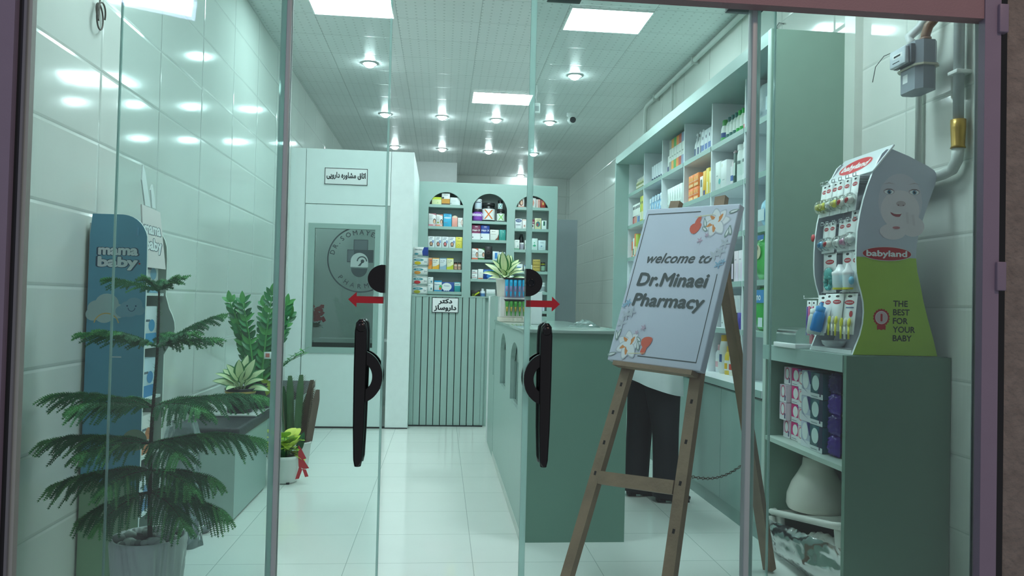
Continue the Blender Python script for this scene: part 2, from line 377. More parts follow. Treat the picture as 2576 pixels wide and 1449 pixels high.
# ================================================================ BOOTH, COUNTERS, CABINETS
def arch_panel(b, u0, u1, v0, v1, holes, y0, y1, m, inner=None, seg=20):
    """panel in the xz plane with arched openings (ua, ub, vb, vs): arch springs at vs; y0 front, y1 back"""
    inner = inner or m
    def q(a, bb, c, d):
        if bb-a > 1e-5 and d-c > 1e-5:
            b.add([(a, y0, c), (bb, y0, c), (bb, y0, d), (a, y0, d)], [(0, 1, 2, 3)], m); b.add([(a, y1, c), (bb, y1, c), (bb, y1, d), (a, y1, d)], [(3, 2, 1, 0)], m)
    x = u0
    for ua, ub, vb, vs, rt in holes:
        q(x, ua, v0, v1); q(ua, ub, v0, vb); x = ub
        arc = [((ua+ub)/2-(ub-ua)/2*cos(pi*i/seg), vs+rt*sin(pi*i/seg)) for i in range(seg+1)]
        for i in range(seg):
            (a, za), (c, zc) = arc[i], arc[i+1]
            for y, fl in ((y0, 1), (y1, -1)):
                b.add([(a, y, za), (c, y, zc), (c, y, v1), (a, y, v1)], [(0, 1, 2, 3)[::fl]], m)
        loop = [(ua, vb)]+arc+[(ub, vb)]; n = len(loop)
        b.add([(p, y, z) for y in (y0, y1) for p, z in loop], [(i, (i+1) % n, n+(i+1) % n, n+i) for i in range(n)], inner)
    q(x, u1, v0, v1)
    b.add([(u0, y0, v0), (u1, y0, v0), (u1, y0, v1), (u0, y0, v1), (u0, y1, v0), (u1, y1, v0), (u1, y1, v1), (u0, y1, v1)], [(0, 4, 5, 1), (1, 5, 6, 2), (2, 6, 7, 3), (3, 7, 4, 0)], m)
    return b

# consultation booth
BW = M('#e3efed', .4)
b = B()
b.box(XL, -1.352, 7.5, 7.56, 0, 2.722, BW).box(-1.347, -.53, 7.5, 7.56, 2.185, 2.722, BW).box(-.525, -.305, 7.5, 7.56, 0, 2.722, BW)
b.box(-.365, -.305, 7.56, 9.2, 0, 2.722, BW).box(XL, -.365, 9.1, 9.16, 0, 2.722, BW).box(-1.352, -.525, 7.53, 7.56, 0, .012, DARK)
b.box(XL, -.305, 7.497, 7.5, 0, .01, DARK)
struct(b, 'wall_booth', 'white panel wall of the consultation booth', 'wall')
r = thing('door_3', (-.945, 7.5, 0), 'white consultation room door with a logo window', 'door', kind='structure')
b = B(); X0, X1, W0, W1, H0, H1 = -1.343, -.566, -1.31, -.618, .728, 1.992
b.box(X0, W0, 7.505, 7.545, .015, 2.175, BW).box(W1, X1, 7.505, 7.545, .015, 2.175, BW).box(W0, W1, 7.505, 7.545, .015, H0, BW).box(W0, W1, 7.505, 7.545, H1, 2.175, BW)
b.build('door_panel', r)
b = B(); I0, I1, J0, J1 = -1.248, -.667, .785, 1.944
b.box(W0, I0, 7.494, 7.55, H0, H1, SAGE).box(I1, W1, 7.494, 7.55, H0, H1, SAGE).box(I0, I1, 7.494, 7.55, H0, J0, SAGE).box(I0, I1, 7.494, 7.55, J1, H1, SAGE)
wf = b.build('window_frame', r)
b = B().box(I0, I1, 7.525, 7.53, J0, J1, clear('booth_glass', (.86, .91, .90), 1.6, .02))
b.box(I0, I1, 7.523, 7.5245, J0, J0+.045, M('#20302c', .3)); pn = b.build('pane', wf)
b = B(); y = 7.5225; LG = M('#39474a', .5); cx, cz = -.80, 1.65
a0 = math.acos((I1-cx)/.325)
b.ring(cx, cz, .32, .013, y, LG, a0+.05, 2*pi-a0-.02)
b.ring(cx, cz, .32, .013, y, LG, a0+.62, a0+.63, 2)
for ch, a in zip('DR.SOMAYEH', (166, 152, 142, 131, 117, 103, 90, 78, 67.5, 58)):
    b.text(ch, cx+.262*cos(radians(a)), cz+.245*sin(radians(a)), .047, y, LG, bold=.02, rot=radians(a-90))
for ch, a in zip('PHARM', (223, 238, 253, 268, 283)):
    b.text(ch, cx+.285*cos(radians(a)), cz+.285*sin(radians(a)), .047, y, LG, bold=.02, rot=radians(a+90))
def rr(x0, x1, z0, z1, m, dy): b.rect(x0, x1, z0, z1, y-dy, m)
GL = M('#aebbb9', .5)
rr(-.875, -.735, 1.62, 1.845, LG, 0); rr(-.935, -.68, 1.62, 1.745, LG, .0002)
rr(-.868, -.742, 1.745, 1.838, M('#566467', .5), .0004); rr(-.928, -.87, 1.63, 1.738, M('#566467', .5), .0004)
b.art([(-.815+.085*cos(pi*t/12), 1.63+.085*sin(pi*t/12)) for t in range(13)]+[(-.9+.0, 1.575), (-.73, 1.575)], y-.0006, GL)
b.art([(-.815+.08*cos(pi+pi*t/12), 1.565+.09*sin(pi+pi*t/12)) for t in range(13)], y-.0006, LG)
b.ring(-.79, 1.632, .045, .012, y-.0008, LG, 0, pi, 16); b.ell(-.785, 1.633, .018, .018, y-.001, LG, 14); b.art([(-.792, 1.628), (-.83, 1.585), (-.805, 1.585), (-.779, 1.626)], y-.001, LG)
b.build('frosted_logo', pn)
b = B().rbox(-1.168, -.754, 7.49, 7.4995, 2.374, 2.537, CARD, .003)
for q in ((-1.168, -.754, 2.374, 2.380), (-1.168, -.754, 2.531, 2.537), (-1.168, -1.162, 2.374, 2.537), (-.76, -.754, 2.374, 2.537)): b.rect(*q, 7.4888, INK)
P1 = ''.join(map(chr, (0xFBFD, 0xFBFE, 0xFEED, 0xFEAD, 0xFE8D, 0xFEA9, 32, 0xFEE9, 0xFEAD, 0xFEED, 0xFE8E, 0xFEB8, 0xFEE3, 32, 0xFED5, 0xFE8E, 0xFE97, 0xFE8D)))
b.text(P1, -.961, 2.425, .072, 7.4885, INK, w=.375, bold=.03, box=True, off=.022)
tag(b.build('door_sign'), 'white framed sign with Persian writing above the booth door', 'sign')
# things inside the booth seen through its window
t = thing('window_shelf', (-1.2, 7.7, .84), 'pale shelf inside the booth window', 'shelf'); B().box(-1.43, -.42, 7.58, 7.82, .845, .865, BW).build('board', t)

# slatted counter
b = B(); r = thing('slatted_counter', (.07, 7.9, 0), 'sage counter front of vertical slats under the Persian pharmacist sign', 'counter')
b.box(-.302, .44, 7.69, 7.7, .0, 1.3, DARK)
b.box(-.302, -.262, 7.665, 7.69, .012, 1.303, SAGE)
xs = [-.262+.0675*i for i in range(11)]
for i in range(10): b.box(xs[i]+.004, xs[i+1]-.004 if i < 9 else xs[i+1]-.002, 7.665, 7.69, .012, 1.303, SAGE)
b.box(xs[10], .44, 7.665, 7.69, .012, 1.303, SAGE).box(-.302, .44, 7.655, 7.69, 0, .012, DARK)
b.build('slat_front', r); B().box(-.303, .55, 7.66, 8.1, 1.303, 1.318, SAGE).build('worktop', r)
B().box(-.303, .55, 7.7, 8.08, 0, 1.302, SAGE).build('body', r)
b = B().rbox(-.097, .17, 7.652, 7.664, 1.143, 1.297, CARD, .003)
for q in ((-.097, .17, 1.143, 1.149), (-.097, .17, 1.291, 1.297), (-.097, -.091, 1.143, 1.297), (.164, .17, 1.143, 1.297)): b.rect(*q, 7.6508, INK)
P2 = ''.join(map(chr, (0xFEAE, 0xFE98, 0xFB90, 0xFEA9))); P3 = ''.join(map(chr, (0xFEAF, 0xFE8E, 0xFEB3, 0xFEED, 0xFEAD, 0xFE8D, 0xFEA9)))
b.text(P2, .037, 1.226, .058, 7.6505, INK, w=.135, bold=.04, box=True, off=.022); b.text(P3, .037, 1.158, .062, 7.6505, INK, w=.22, bold=.04, box=True, off=.022)
tag(b.build('counter_sign'), 'small white Persian sign at the top of the slatted counter', 'sign')

# long service counter: its customer side faces -x and carries three arched niches
r = thing('service_counter', (.72, 5.0, 0), 'long sage service counter with three arched niches', 'counter')
b = B(); b.T = Matrix.Rotation(-pi/2, 4, 'Z')            # local x -> -y, local y -> x
H = [(-6.28, -5.85, .655, .90, .14), (-5.545, -5.085, .665, .90, .14), (-4.73, -4.245, .655, .88, .14)]
arch_panel(b, -6.15, -3.975, 0, 1.10, [h for h in H[1:]], .44, .47, SAGE)
b.build('front_panel', r)
for h in H[1:]:
    b = B(); b.T = Matrix.Rotation(-pi/2, 4, 'Z'); b.box(h[0]-.01, h[1]+.01, .475, .48, h[2]-.02, h[3]+h[4]+.02, SAGEM).build('niche_back', r)
    b = B(); b.T = Matrix.Rotation(-pi/2, 4, 'Z'); b.box(h[0]+.05, h[1]-.12, .458, .464, h[2]+.002, h[3]+.02, GLASS).build('niche_glass', r)
B().box(.44, .995, 3.96, 3.985, 0, 1.10, M('#6f9686', .42, n=.02)).build('end_panel', r)  # shade of this unlit end is put into its darker sage
B().box(.97, .99, 3.985, 6.14, 0, 1.08, SAGE).build('staff_panel', r)
B().rbox(.43, 1.0, 3.95, 6.148, 1.10, 1.118, M('#93a9a0', .12), .003).build('worktop', r)
B().box(.436, .452, 3.96, 6.14, .004, .05, M('#c9d2cc', .3)).build('plinth', r)
r = thing('tall_counter_end', (.6, 6.5, 0), 'raised sage end block of the service counter with white edge', 'counter')
b = B(); b.T = Matrix.Rotation(-pi/2, 4, 'Z'); arch_panel(b, -6.835, -6.152, 0, 1.312, H[:1] and [(-6.30, -6.17, .655, .98, .06)], .438, .468, SAGE); b.build('front_panel', r)
b = B(); b.T = Matrix.Rotation(-pi/2, 4, 'Z'); b.box(-6.32, -6.16, .47, .475, .64, 1.06, SAGEM).build('niche_back', r)
B().box(.425, .462, 6.838, 6.862, 0, 1.315, M('#f2f7f6', .3)).build('edge_post', r)
B().box(.47, .9, 6.155, 6.835, .02, 1.1, SAGE).box(.47, .6, 6.155, 6.835, 1.1, 1.31, SAGE).build('top_box', r)

# arched display cabinet
AY = 9.2; r = thing('arched_cabinet', (.55, 9.35, 0), 'sage wall cabinet with three round arched niches of boxes', 'cabinet')
HO = [(-.187, .237, 1.10, 2.375, .215), (.342, .77, 1.10, 2.37, .218), (.868, 1.288, 1.10, 2.365, .218)]
arch_panel(B(), -.303, 1.39, 0, 2.70, HO, AY, AY+.035, SAGE, seg=28).build('front_panel', r)
B().box(-.303, -.285, AY+.035, AY+.36, 0, 2.70, SAGE).build('side_panel', r); B().box(1.372, 1.39, AY+.035, AY+.36, 0, 2.70, SAGE).build('side_panel', r)
B().box(-.303, 1.39, AY+.035, AY+.36, 2.70, 2.715, SAGE).build('top_panel', r); B().box(-.285, 1.372, AY+.225, AY+.24, 0, 2.70, M('#c2cfcd', .5)).build('back_panel', r)
for x0, x1 in ((-.285, -.2), (.25, .33), (.78, .86), (1.3, 1.372)): B().box(x0, x1, AY+.036, AY+.224, 0, 2.695, M('#c2cfcd', .5)).build('divider', r)
SHZ = [(2.437, 2.171, 1.912, 1.648, 1.38), (2.252, 2.024, 1.781, 1.544, 1.312), (2.44, 2.177, 1.918, 1.655, 1.403, 1.17)]
for (x0, x1, *_), zs in zip(HO, SHZ):
    for z in zs: B().box(x0+.001, x1-.001, AY+.004, AY+.224, z-.034, z, SAGE).build('shelf', r)

# wall shelving
r = thing('wall_shelving', (1.95, 5.7, 0), 'long sage and white wall shelving along the right wall', 'shelving')
DY = [7.50, 6.92, 6.335, 5.742, 5.132, 4.548, 3.93]; SZ = [2.385, 2.062, 1.74, 1.425, 1.122]; XF, XS = 1.735, 1.86
B().box(XF-.01, XR, 7.5, 7.54, 0, 2.70, SAGE).build('end_panel', r)
e = B().box(XF, XR-.002, 3.895, 3.93, 0, 2.765, M('#86a092', .4)).box(XF-.006, XF, 3.895, 3.93, 0, 2.765, M('#cfdcd3', .35)); e.build('side_panel', r)
B().box(XF-.004, XR, 3.931, 7.54, 2.69, 2.765, SAGE).build('hood', r)
B().box(2.155, 2.17, 3.93, 7.5, .8, 2.69, SHELFW).build('back_panel', r)
for y in DY[1:-1]: B().box(XS, 2.155, y-.009, y+.009, .812, 2.69, SHELFW).build('divider', r)
B().box(XS, 2.155, 7.485, 7.499, .812, 2.69, SHELFW).build('divider', r); B().box(XS, 2.155, 3.931, 3.943, .812, 2.69, SHELFW).build('divider', r)
for i in range(6):
    for z in SZ:
        B().box(XS-.002, 2.155, DY[i+1]+.01, DY[i]-.01, z-.034, z, SHELFW).box(XS-.006, XS-.002, DY[i+1]+.01, DY[i]-.01, z-.034, z, SAGE).build('shelf', r)
B().box(XF-.012, 2.155, 3.931, 7.49, .772, .812, SHELFW).box(XF-.016, XF-.012, 3.931, 7.49, .772, .812, SAGE).build('ledge', r)
b = B().box(XF+.008, 2.155, 3.931, 7.49, 0, .76, SAGEM).box(XF+.012, XF+.02, 3.931, 7.49, .755, .775, DARK)
b.build('base_cabinet', r)
for i in range(6): B().box(XF+.002, XF+.02, DY[i+1]+.003, DY[i]-.003, .085, .755, SAGE).build('cupboard_door', r)
# low open cabinet
r = thing('low_cabinet', (1.95, 3.49, 0), 'low sage open cabinet carrying the babyland stand', 'cabinet')
LS = M('#6a8a7b', .42, n=.03)  # sage darkened to include the shade on the cabinet's unlit side
B().box(1.716, 2.188, 3.065, 3.09, 0, 1.062, LS).build('side_panel', r); B().box(1.735, 2.188, 3.872, 3.892, 0, 1.03, LS).build('side_panel', r)
B().box(1.712, 2.188, 3.0905, 3.894, 1.03, 1.064, SAGE).box(1.712, 1.72, 3.0905, 3.894, .99, 1.03, SAGE).build('top', r)
B().box(1.722, 2.17, 3.091, 3.871, .565, .587, M('#b4c9bd', .35)).build('shelf', r); B().box(2.17, 2.186, 3.09, 3.872, 0, 1.03, LS).build('back_panel', r)
B().box(1.74, 2.17, 3.091, 3.871, .03, .05, LS).build('bottom', r)
# benches
LEATH = M('#2a3134', .5, bump=.2, bsc=90)
def bench(y0, y1, label, x1=-1.125):
    r = thing('bench', ((XL+x1)/2, (y0+y1)/2, 0), label, 'bench', 'benches along the left wall')
    b = B(); b.box(XL+.004, x1, y0, y1, .012, .456, SAGE).box(XL+.004, x1-.01, y0+.01, y1-.01, 0, .012, DARK); b.build('base', r)
    B().rbox(XL+.004, x1+.02, y0-.015, y1+.015, .457, .522, LEATH, .02, 3).build('cushion', r)
bench(4.355, 5.13, 'sage bench with dark cushion beside the pine plant'); bench(6.1, 6.89, 'second sage bench, behind the tall cactus')
tag(B().rbox(-1.44, -1.11, 4.75, 5.45, .524, .536, M('#dfe5e0', .3), .003).build('board'), 'white board lying on the bench under potted plants', 'board')

# ================================================================ PRODUCTS
def carton(b, w, d, h, base, art=(), x=0, z=0, rough=.42):
    """box standing at the local origin, front at y=-d/2; art in fractions of the front face"""
    b.rbox(x-w/2, x+w/2, -d/2, d/2, z, z+h, M(base, rough), min(.002, w*.03), 1)
    y = -d/2-.0004
    for k, a in enumerate(art):
        t = a[0]; yy = y-.00025*k
        X = lambda u: x-w/2+u*w
        Z = lambda v: z+v*h
        if t == 'r': b.rect(X(a[1]), X(a[3]), Z(a[2]), Z(a[4]), yy, M(a[5], .45, n=0))
        elif t == 'e': b.ell(X(a[1]), Z(a[2]), a[3]*w, a[4]*h, yy, M(a[5], .45, n=0), 18)
        elif t == 't': b.text(a[1], X(a[2]), Z(a[3]), a[4]*h, yy, M(a[5], .5, n=0), bold=.02, w=(a[6]*w if len(a) > 6 else None))
        elif t == 'p': b.art([(X(u), Z(v)) for u, v in a[1]], yy, M(a[2], .45, n=0))
    return b
def lines(c='#7d8890', u0=.12, v=(.62, .55, .48), u1=.6, t=.018): return [('r', u0, q, u1-.08*(i % 2), q+t, c) for i, q in enumerate(v)]
PROD = {}
def put(key, name, maker, loc, rz, label, cat, group=None):
    """first use builds the thing, later uses copy it with its parts"""
    if key in PROD:
        o = dup(PROD[key], loc, rz, label, group)
        if not group and 'group' in o: del o['group']
        return o
    o = maker(name); PROD[key] = o; o.location = loc; o.rotation_euler = (0, 0, rz)
    return tag(o, label, cat, group)
def mk_carton(*a, **k):
    return lambda name: carton(B(), *a, **k).build(name, at=(0, 0, 0))
def mk_bottle(r, h, body, cap, style='round', art=(), capr=.45, caph=.18, d=None, glassy=False):
    def f(name):
        hb = h*(1-caph); b = B(); mb = glassy if glassy else M(body, .3)
        sy = (d/(2*r)) if d else 1
        if style == 'round': pr = [(r*.92, 0), (r, .006), (r, hb*.8), (r*.9, hb*.9), (r*capr*1.05, hb)]
        elif style == 'jar': pr = [(r*.92, 0), (r, .005), (r, hb*.86), (r*.86, hb)]
        elif style == 'tube': pr = [(r*.8, 0), (r*.85, .01), (r, hb*.5), (r*1.02, hb)]
        else: pr = [(r*.9, 0), (r, .008), (r*.96, hb*.55), (r*.8, hb*.85), (r*capr, hb)]
        b.lathe(pr, mb, seg=18, sy=sy)
        for k, a in enumerate(art):           # label bands wrapped on the body: (z0,z1,colour,half angle)
            z0, z1, c, ha = a[:4]; n = 10; R = r*1.012+.0006*k; vs = []
            for i in range(n+1):
                t = -pi/2-ha+2*ha*i/n
                for z in (z0*h, z1*h): vs.append((R*cos(t), R*sin(t)*sy, z))
            b.add(vs, [(2*i, 2*i+2, 2*i+3, 2*i+1) for i in range(n)], M(c, .45, n=0), True)
        if len(art) and len(art[-1]) > 4: b.text(art[-1][4], 0, (art[-1][0]+art[-1][1])/2*h-.012, .03, -r*1.05-.003, M(art[-1][5], .5, n=0), bold=.05)
        o = b.build(name, at=(0, 0, 0)); c = B()
        if style == 'jar': c.lathe([(r*.95, 0), (r*.97, .002), (r*.97, h*caph), (r*.9, h*caph+.003)], M(cap, .35), (0, 0, hb), 18, sy=sy)
        elif style == 'pump':
            q = r*capr; c.lathe([(q, 0), (q, h*caph*.35), (q*.4, h*caph*.4), (q*.35, h*caph*.8), (q*.8, h*caph*.82), (q*.8, h*caph)], M(cap, .35), (0, 0, hb), 14)
            c.box(-r*1.1, 0, -q*.3, q*.3, hb+h*caph*.82, hb+h*caph*.97, M(cap, .35))
        elif style == 'tube': c.rbox(-r*1.02, r*1.02, -.004, .004, hb-.004, h, M(cap, .35), .002, 1)
        else:
            q = r*capr; c.lathe([(q, 0), (q, h*caph*.9), (q*.85, h*caph)], M(cap, .35), (0, 0, hb), 16)
        c.build('cap', o); return o
    return f
def mk_pack(w, d, h, body, art=(), crease=.02):
    """soft plastic pack with pinched top and bottom seams"""
    def f(name):
        b = B(); n, m = 10, 12; vs = []; ma = M(body, .22, bump=.25, bsc=45)
        for s in (-1, 1):
            for j in range(m+1):
                for i in range(n+1):
                    u, v = i/n, j/m; e = (sin(pi*u)**.45)*(sin(pi*v)**.35)
                    vs.append(((u-.5)*w*(1-.05*(1-sin(pi*v))), s*(d/2*e+.001)+crease*d*e*sin(17*u+9*v+5*sin(6*v))*cos(13*v-5*u), v*h+.004*sin(9*u+3*v)*(v > .9)))
        fs = []; o = (n+1)*(m+1)
        for j in range(m):
            for i in range(n):
                a = j*(n+1)+i; fs.append((a, a+1, a+n+2, a+n+1)); fs.append((o+a, o+a+n+1, o+a+n+2, o+a+1))
        b.add(vs, fs, ma, True)
        y = -d/2*(1+2*crease)-.002
        for k, a in enumerate(art):
            yy = y-.0004*k; c = M(a[-1], .4, n=0)
            if a[0] == 'e': b.ell((a[1]-.5)*w, a[2]*h, a[3]*w, a[4]*h, yy, c)
            elif a[0] == 'r': b.rect((a[1]-.5)*w, (a[3]-.5)*w, a[2]*h, a[4]*h, yy, c)
            elif a[0] == 't': b.text(a[1], (a[2]-.5)*w, a[3]*h, a[4]*h, yy, c, bold=.03)
        return b.build(name, at=(0, 0, 0))
    return f
NX = [0]
def back(px0, px1, z, h, base, art, label, d=.06, dy=.0, name='medicine_box', cat='box', zoff=0, px=None):
    """carton standing in the arched cabinet between two x positions, given along the niche front"""
    NX[0] += 1; w = px1-px0-.002
    return put(('bk', NX[0]), name, mk_carton(w, d, h, base, art), ((px0+px1)/2, AY+.055+d/2-.03+dy, z), 0, label, cat)
def bot(x, z, label, mk, name='supplement_jar', cat='jar', y=.07, group=None, key=None):
    NX[0] += 1; return put(key or ('bt', NX[0]), name, mk, (x, AY+y, z), 0, label, cat, group)
face = lambda c, hair: [('e', .5, .34, .26, .2, hair), ('e', .5, .33, .17, .15, c), ('r', .3, .12, .7, .2, hair)]
L1, L2, L3, L4, L5 = SHZ[0]
back(-.150, -.034, L1, .09, '#eef2c0', [('r', 0, .68, 1, 1, '#d3e04a'), ('e', .62, .25, .07, .1, '#cfe0a0')]+lines('#c3d4a0'), 'lime topped white box on the top shelf of the left arch')
back(-.032, .069, L1, .14, '#eef0ee', [('r', 0, 0, 1, .12, '#5b4436'), ('r', 0, .12, 1, .52, '#d59a45'), ('e', .15, .6, .14, .08, '#3c3a3a'), ('t', 'KENLAX', .5, .82, .07, '#4c5a60')], 'tall amber and white box on the top shelf of the left arch')
back(.071, .196, L1, .093, '#eef5f4', [('e', .08, .22, .04, .05, '#3c6a6a')]+lines('#cfd8d8'), 'plain white wide box on the top shelf of the left arch')
pink = lambda c: [('r', 0, 0, 1, .15, c), ('p', [(0, 1), (.7, .93), (1, .85), (1, 1)], c), ('e', .8, .4, .2, .2, '#3b2c28'), ('e', .8, .37, .14, .16, '#e8b89c'), ('r', .6, .06, .92, .1, '#ffffff')]+lines('#8f9aa0', .08, (.8, .7, .6, .52), .55)
back(-.184, -.094, L2, .155, '#f2f0ef', pink('#d68a96'), 'white and pink box with a woman, far left of second shelf')
back(-.092, -.012, L2, .145, '#f2f0ef', pink('#eb9a86')+[('e', .28, .32, .18, .07, '#a0ad5c')], 'white and coral box with a woman and leaf, second shelf')
back(-.004, .096, L2, .158, '#49b6de', [('r', 0, .93, 1, 1, '#2c8fbe'), ('e', .5, .68, .45, .06, '#cfe6f2'), ('r', .05, .3, .5, .34, '#8896b8'), ('t', 'O Smarx', .5, .82, .07, '#1d5a86')], 'bright blue box on the second shelf of the left arch')
back(.1, .168, L2, .125, '#f0a79a', [('e', .5, .98, .4, .12, '#f6dcc4')], 'plain salmon pink box on the second shelf of the left arch')
back(.171, .234, L2, .113, '#f3efec', [('e', .85, .5, .25, .3, '#d9a899'), ('e', .88, .5, .18, .24, '#f0e0d8')]+lines('#7d8890', .1, (.8, .62, .5), .6), 'small white and beige box, right end of second shelf')
for i, (c, lab) in enumerate((('#c99b80', 'first white portrait box from the left on the third shelf'), ('#d08a7c', 'second white portrait box from the left on the third shelf'), ('#e0787c', 'third white portrait box, reddest face, on the third shelf'), ('#d89a80', 'fourth white portrait box, beside the yellow box, third shelf'))):
    back(-.186+.0845*i, -.103+.0845*i, L3, .135, '#eff3f4', face(c, '#4b4038')+[('r', .25, .86, .7, .9, '#5b666c'), ('r', .15, .74, .6, .79, '#8e9fb4'), ('r', .62, .42, .9, .66, '#8c9fc8')], lab)
back(.152, .235, L3, .136, '#efe062', [('r', .3, .85, .65, .89, '#8f7f30'), ('r', .15, .62, .85, .65, '#9a8a3a'), ('e', .45, .25, .14, .1, '#b0983a'), ('e', .45, .24, .08, .07, '#efe062')], 'bright yellow box at the right end of the third shelf')
for x0, x1, base, top, fr, lab in ((-.182, -.128, '#e87b35', '#f3c9a0', '#f0a050', 'orange box behind the display rack on the fourth shelf'), (-.125, -.041, '#f4efdf', '#eda53a', '#f0b23a', 'amber topped white box on the fourth shelf of left arch'), (-.036, .046, '#dfe8ea', '#8fb0c4', '#9ab8ca', 'grey blue box with wave on the fourth shelf of left arch'), (.05, .132, '#f2f0c8', '#e2d93a', '#c8cc3c', 'lemon yellow and white box on the fourth shelf of left arch')):
    back(x0, x1, L4, .138, base, [('p', [(0, 0), (1, 0), (1, .45), (.5, .28), (0, .22)], fr), ('r', 0, .93, 1, 1, top), ('t', 'D3 1000', .45, .72, .08, '#3a5a80'), ('r', .1, .6, .6, .63, '#8a9098')], lab)
jarm = mk_bottle(.021, .092, '#b98068', '#17191b', 'jar', [(.15, .7, '#e9d8c8', 1.2), (.2, .5, '#c99884', 1.0)], caph=.16)
for x in (.158, .206): bot(x, L4, 'one of two small brown jars with black lids, fourth shelf', jarm, 'vitamin_jar', group='small brown jars on the fourth shelf', key='bjar')
for k in (0, 1): back(-.178, -.108, L5+.086*k, .085, '#eef1f1', [('e', .68, .35, .13, .16, '#4f98a8'), ('r', .1, .75, .5, .82, '#9aa6ac')], ('lower' if k == 0 else 'upper')+' of two stacked white boxes, bottom shelf of left arch')
back(-.097, -.003, L5, .132, '#e9f1f4', [('r', 0, .85, 1, 1, '#2f9ccc'), ('r', 0, 0, 1, .12, '#2f9ccc'), ('e', .85, .4, .2, .2, '#4cb06a'), ('e', .8, .25, .14, .14, '#e8704a'), ('t', 'Magnaxion', .42, .6, .09, '#274a7c')], 'blue edged white box with fruit on the bottom shelf')
back(-.001, .146, L5, .115, '#28509c', [('e', .38, .5, .42, .42, '#eef3f4'), ('e', .2, .15, .07, .09, '#e6f0fa'), ('e', .37, .15, .07, .09, '#e6f0fa'), ('e', .54, .15, .07, .09, '#e6f0fa'), ('t', 'Prenaton', .4, .55, .11, '#2c4f96')], 'wide royal blue box with three white dots, bottom shelf')
back(.15, .224, L5, .118, '#3ea0a4', [('r', 0, .62, 1, .92, '#d6e8e8'), ('r', .1, .72, .8, .78, '#6f8a90')], 'teal box at the right end of the bottom shelf')
M1, M2, M3, M4, M5 = SHZ[1]
bot(.412, M1, 'large purple supplement jar under a white bottle, middle arch', mk_bottle(.06, .145, '#6f3c92', '#23222a', 'jar', [(.1, .75, '#8a48b4', 1.4), (.4, .6, '#d9c8ea', .8, 'BIVOXX', '#e6d8f0')], caph=.2))
bot(.418, M1+.147, 'white supplement bottle standing on the purple jar', mk_bottle(.046, .122, '#e8eef2', '#dfe6ea', 'jar', [(.12, .62, '#cfdcea', 1.3), (.64, .72, '#30405a', .7)], caph=.2), 'supplement_bottle', 'bottle')
def xlabel(r, h, c, edge):
    def f(name):
        o = mk_bottle(r, h, '#17181b', '#141518', 'jar', [(.08, .68, edge, 1.25)], caph=.17)(name)
        a = B(); s = r*.62; zc = h*.38
        for sg in (1, -1):
            n = 6; vs = []
            for i in range(n+1):
                t = -1+2*i/n
                for q in (-.2, .2):
                    x = (t+q*.9)*s*.9; zz = zc+sg*t*h*.25; vs.append((x, -sqrt(max(0, (r*1.03)**2-x*x))-.002-(.001 if sg > 0 else 0), zz))
            a.add(vs, [(2*i, 2*i+1, 2*i+3, 2*i+2) for i in range(n)], M(c, .4, n=0))
        a.build('label_cross', o); return o
    return f
bot(.545, M1, 'big black protein tub with an orange cross, middle arch', xlabel(.082, .228, '#e0702c', '#eef1f0'), 'protein_tub', 'tub', y=.095)
bot(.697, M1, 'green tinted jar with lime cross, middle arch', xlabel(.05, .15, '#7cc644', '#e6f0e6'), 'supplement_jar')
bot(.69, M1+.152, 'small dark bottle with teal cross on the green jar', xlabel(.031, .11, '#1aa0a0', '#dfeeee'), 'supplement_bottle', 'bottle')
hx = lambda c, c2: [('r', 0, 0, 1, .45, '#eef0f2'), ('r', 0, .42, 1, .46, c2), ('t', 'Hair-X', .52, .58, .14, '#ffffff', .88), ('r', .35, .87, .65, .91, '#e0d0dc'), ('e', .12, .16, .06, .04, '#26303a')]
back(.345, .452, M2, .178, '#7c2550', hx('#7c2550', '#d4a8c4'), 'maroon Hair-X box on the second shelf of the middle arch')
back(.455, .563, M2, .178, '#1f3f92', hx('#1f3f92', '#8aa4d8'), 'navy Hair-X box on the second shelf of the middle arch')
back(.568, .676, M2, .127, '#f0efe9', [('p', [(.55, 0), (1, 0), (1, .6), (.85, .25)], '#7a4a3a'), ('t', 'Hair vit', .4, .8, .08, '#5a4a44'), ('r', .1, .55, .7, .58, '#a89a94')], 'white and brown curved box, second shelf of middle arch')
back(.682, .762, M2, .13, '#3f9f96', [('r', .3, .3, .34, .8, '#9ad4cc'), ('e', .6, .8, .05, .04, '#d8f0ec')], 'plain teal green box on the second shelf of the middle arch')
wh2 = lambda c: [('r', 0, 0, 1, .14, c), ('p', [(0, 1), (.6, .95), (1, .82), (1, 1)], c), ('e', .82, .45, .2, .22, '#4a342c'), ('e', .84, .43, .14, .17, '#e2b49a')]+lines('#76828a', .08, (.75, .65, .4), .6)
back(.352, .428, M3, .135, '#f1efee', wh2('#e27458'), 'white and red box with a woman, third shelf of middle arch')
back(.43, .508, M3, .135, '#f1f2ee', wh2('#3f7a3c'), 'white and green box with a woman, third shelf of middle arch')
back(.511, .6, M3, .165, '#17181b', [('e', .5, .55, .28, .12, '#54403c'), ('e', .5, .53, .2, .08, '#17181b'), ('r', .3, .15, .7, .17, '#6a5a54')], 'tall black box on the third shelf of the middle arch')
back(.606, .684, M3, .105, '#e6f0f4', [('r', .35, .15, .75, .85, '#3f86c8')], 'white box with blue square on third shelf of middle arch')
back(.688, .762, M3, .098, '#e4eef0', lines('#a8b8bc', .15, (.7, .5, .3), .8), 'plain pale box behind the counter plant, third shelf')
for k in (0, 1): back(.357, .427, M4+.056*k, .055, '#eef1f1', [('r', .1, .6, .6, .72, '#6a767c'), ('r', .1, .25, .85, .35, '#b86a6a')], ('lower' if k == 0 else 'upper')+' of two flat white boxes, fourth shelf of middle arch')
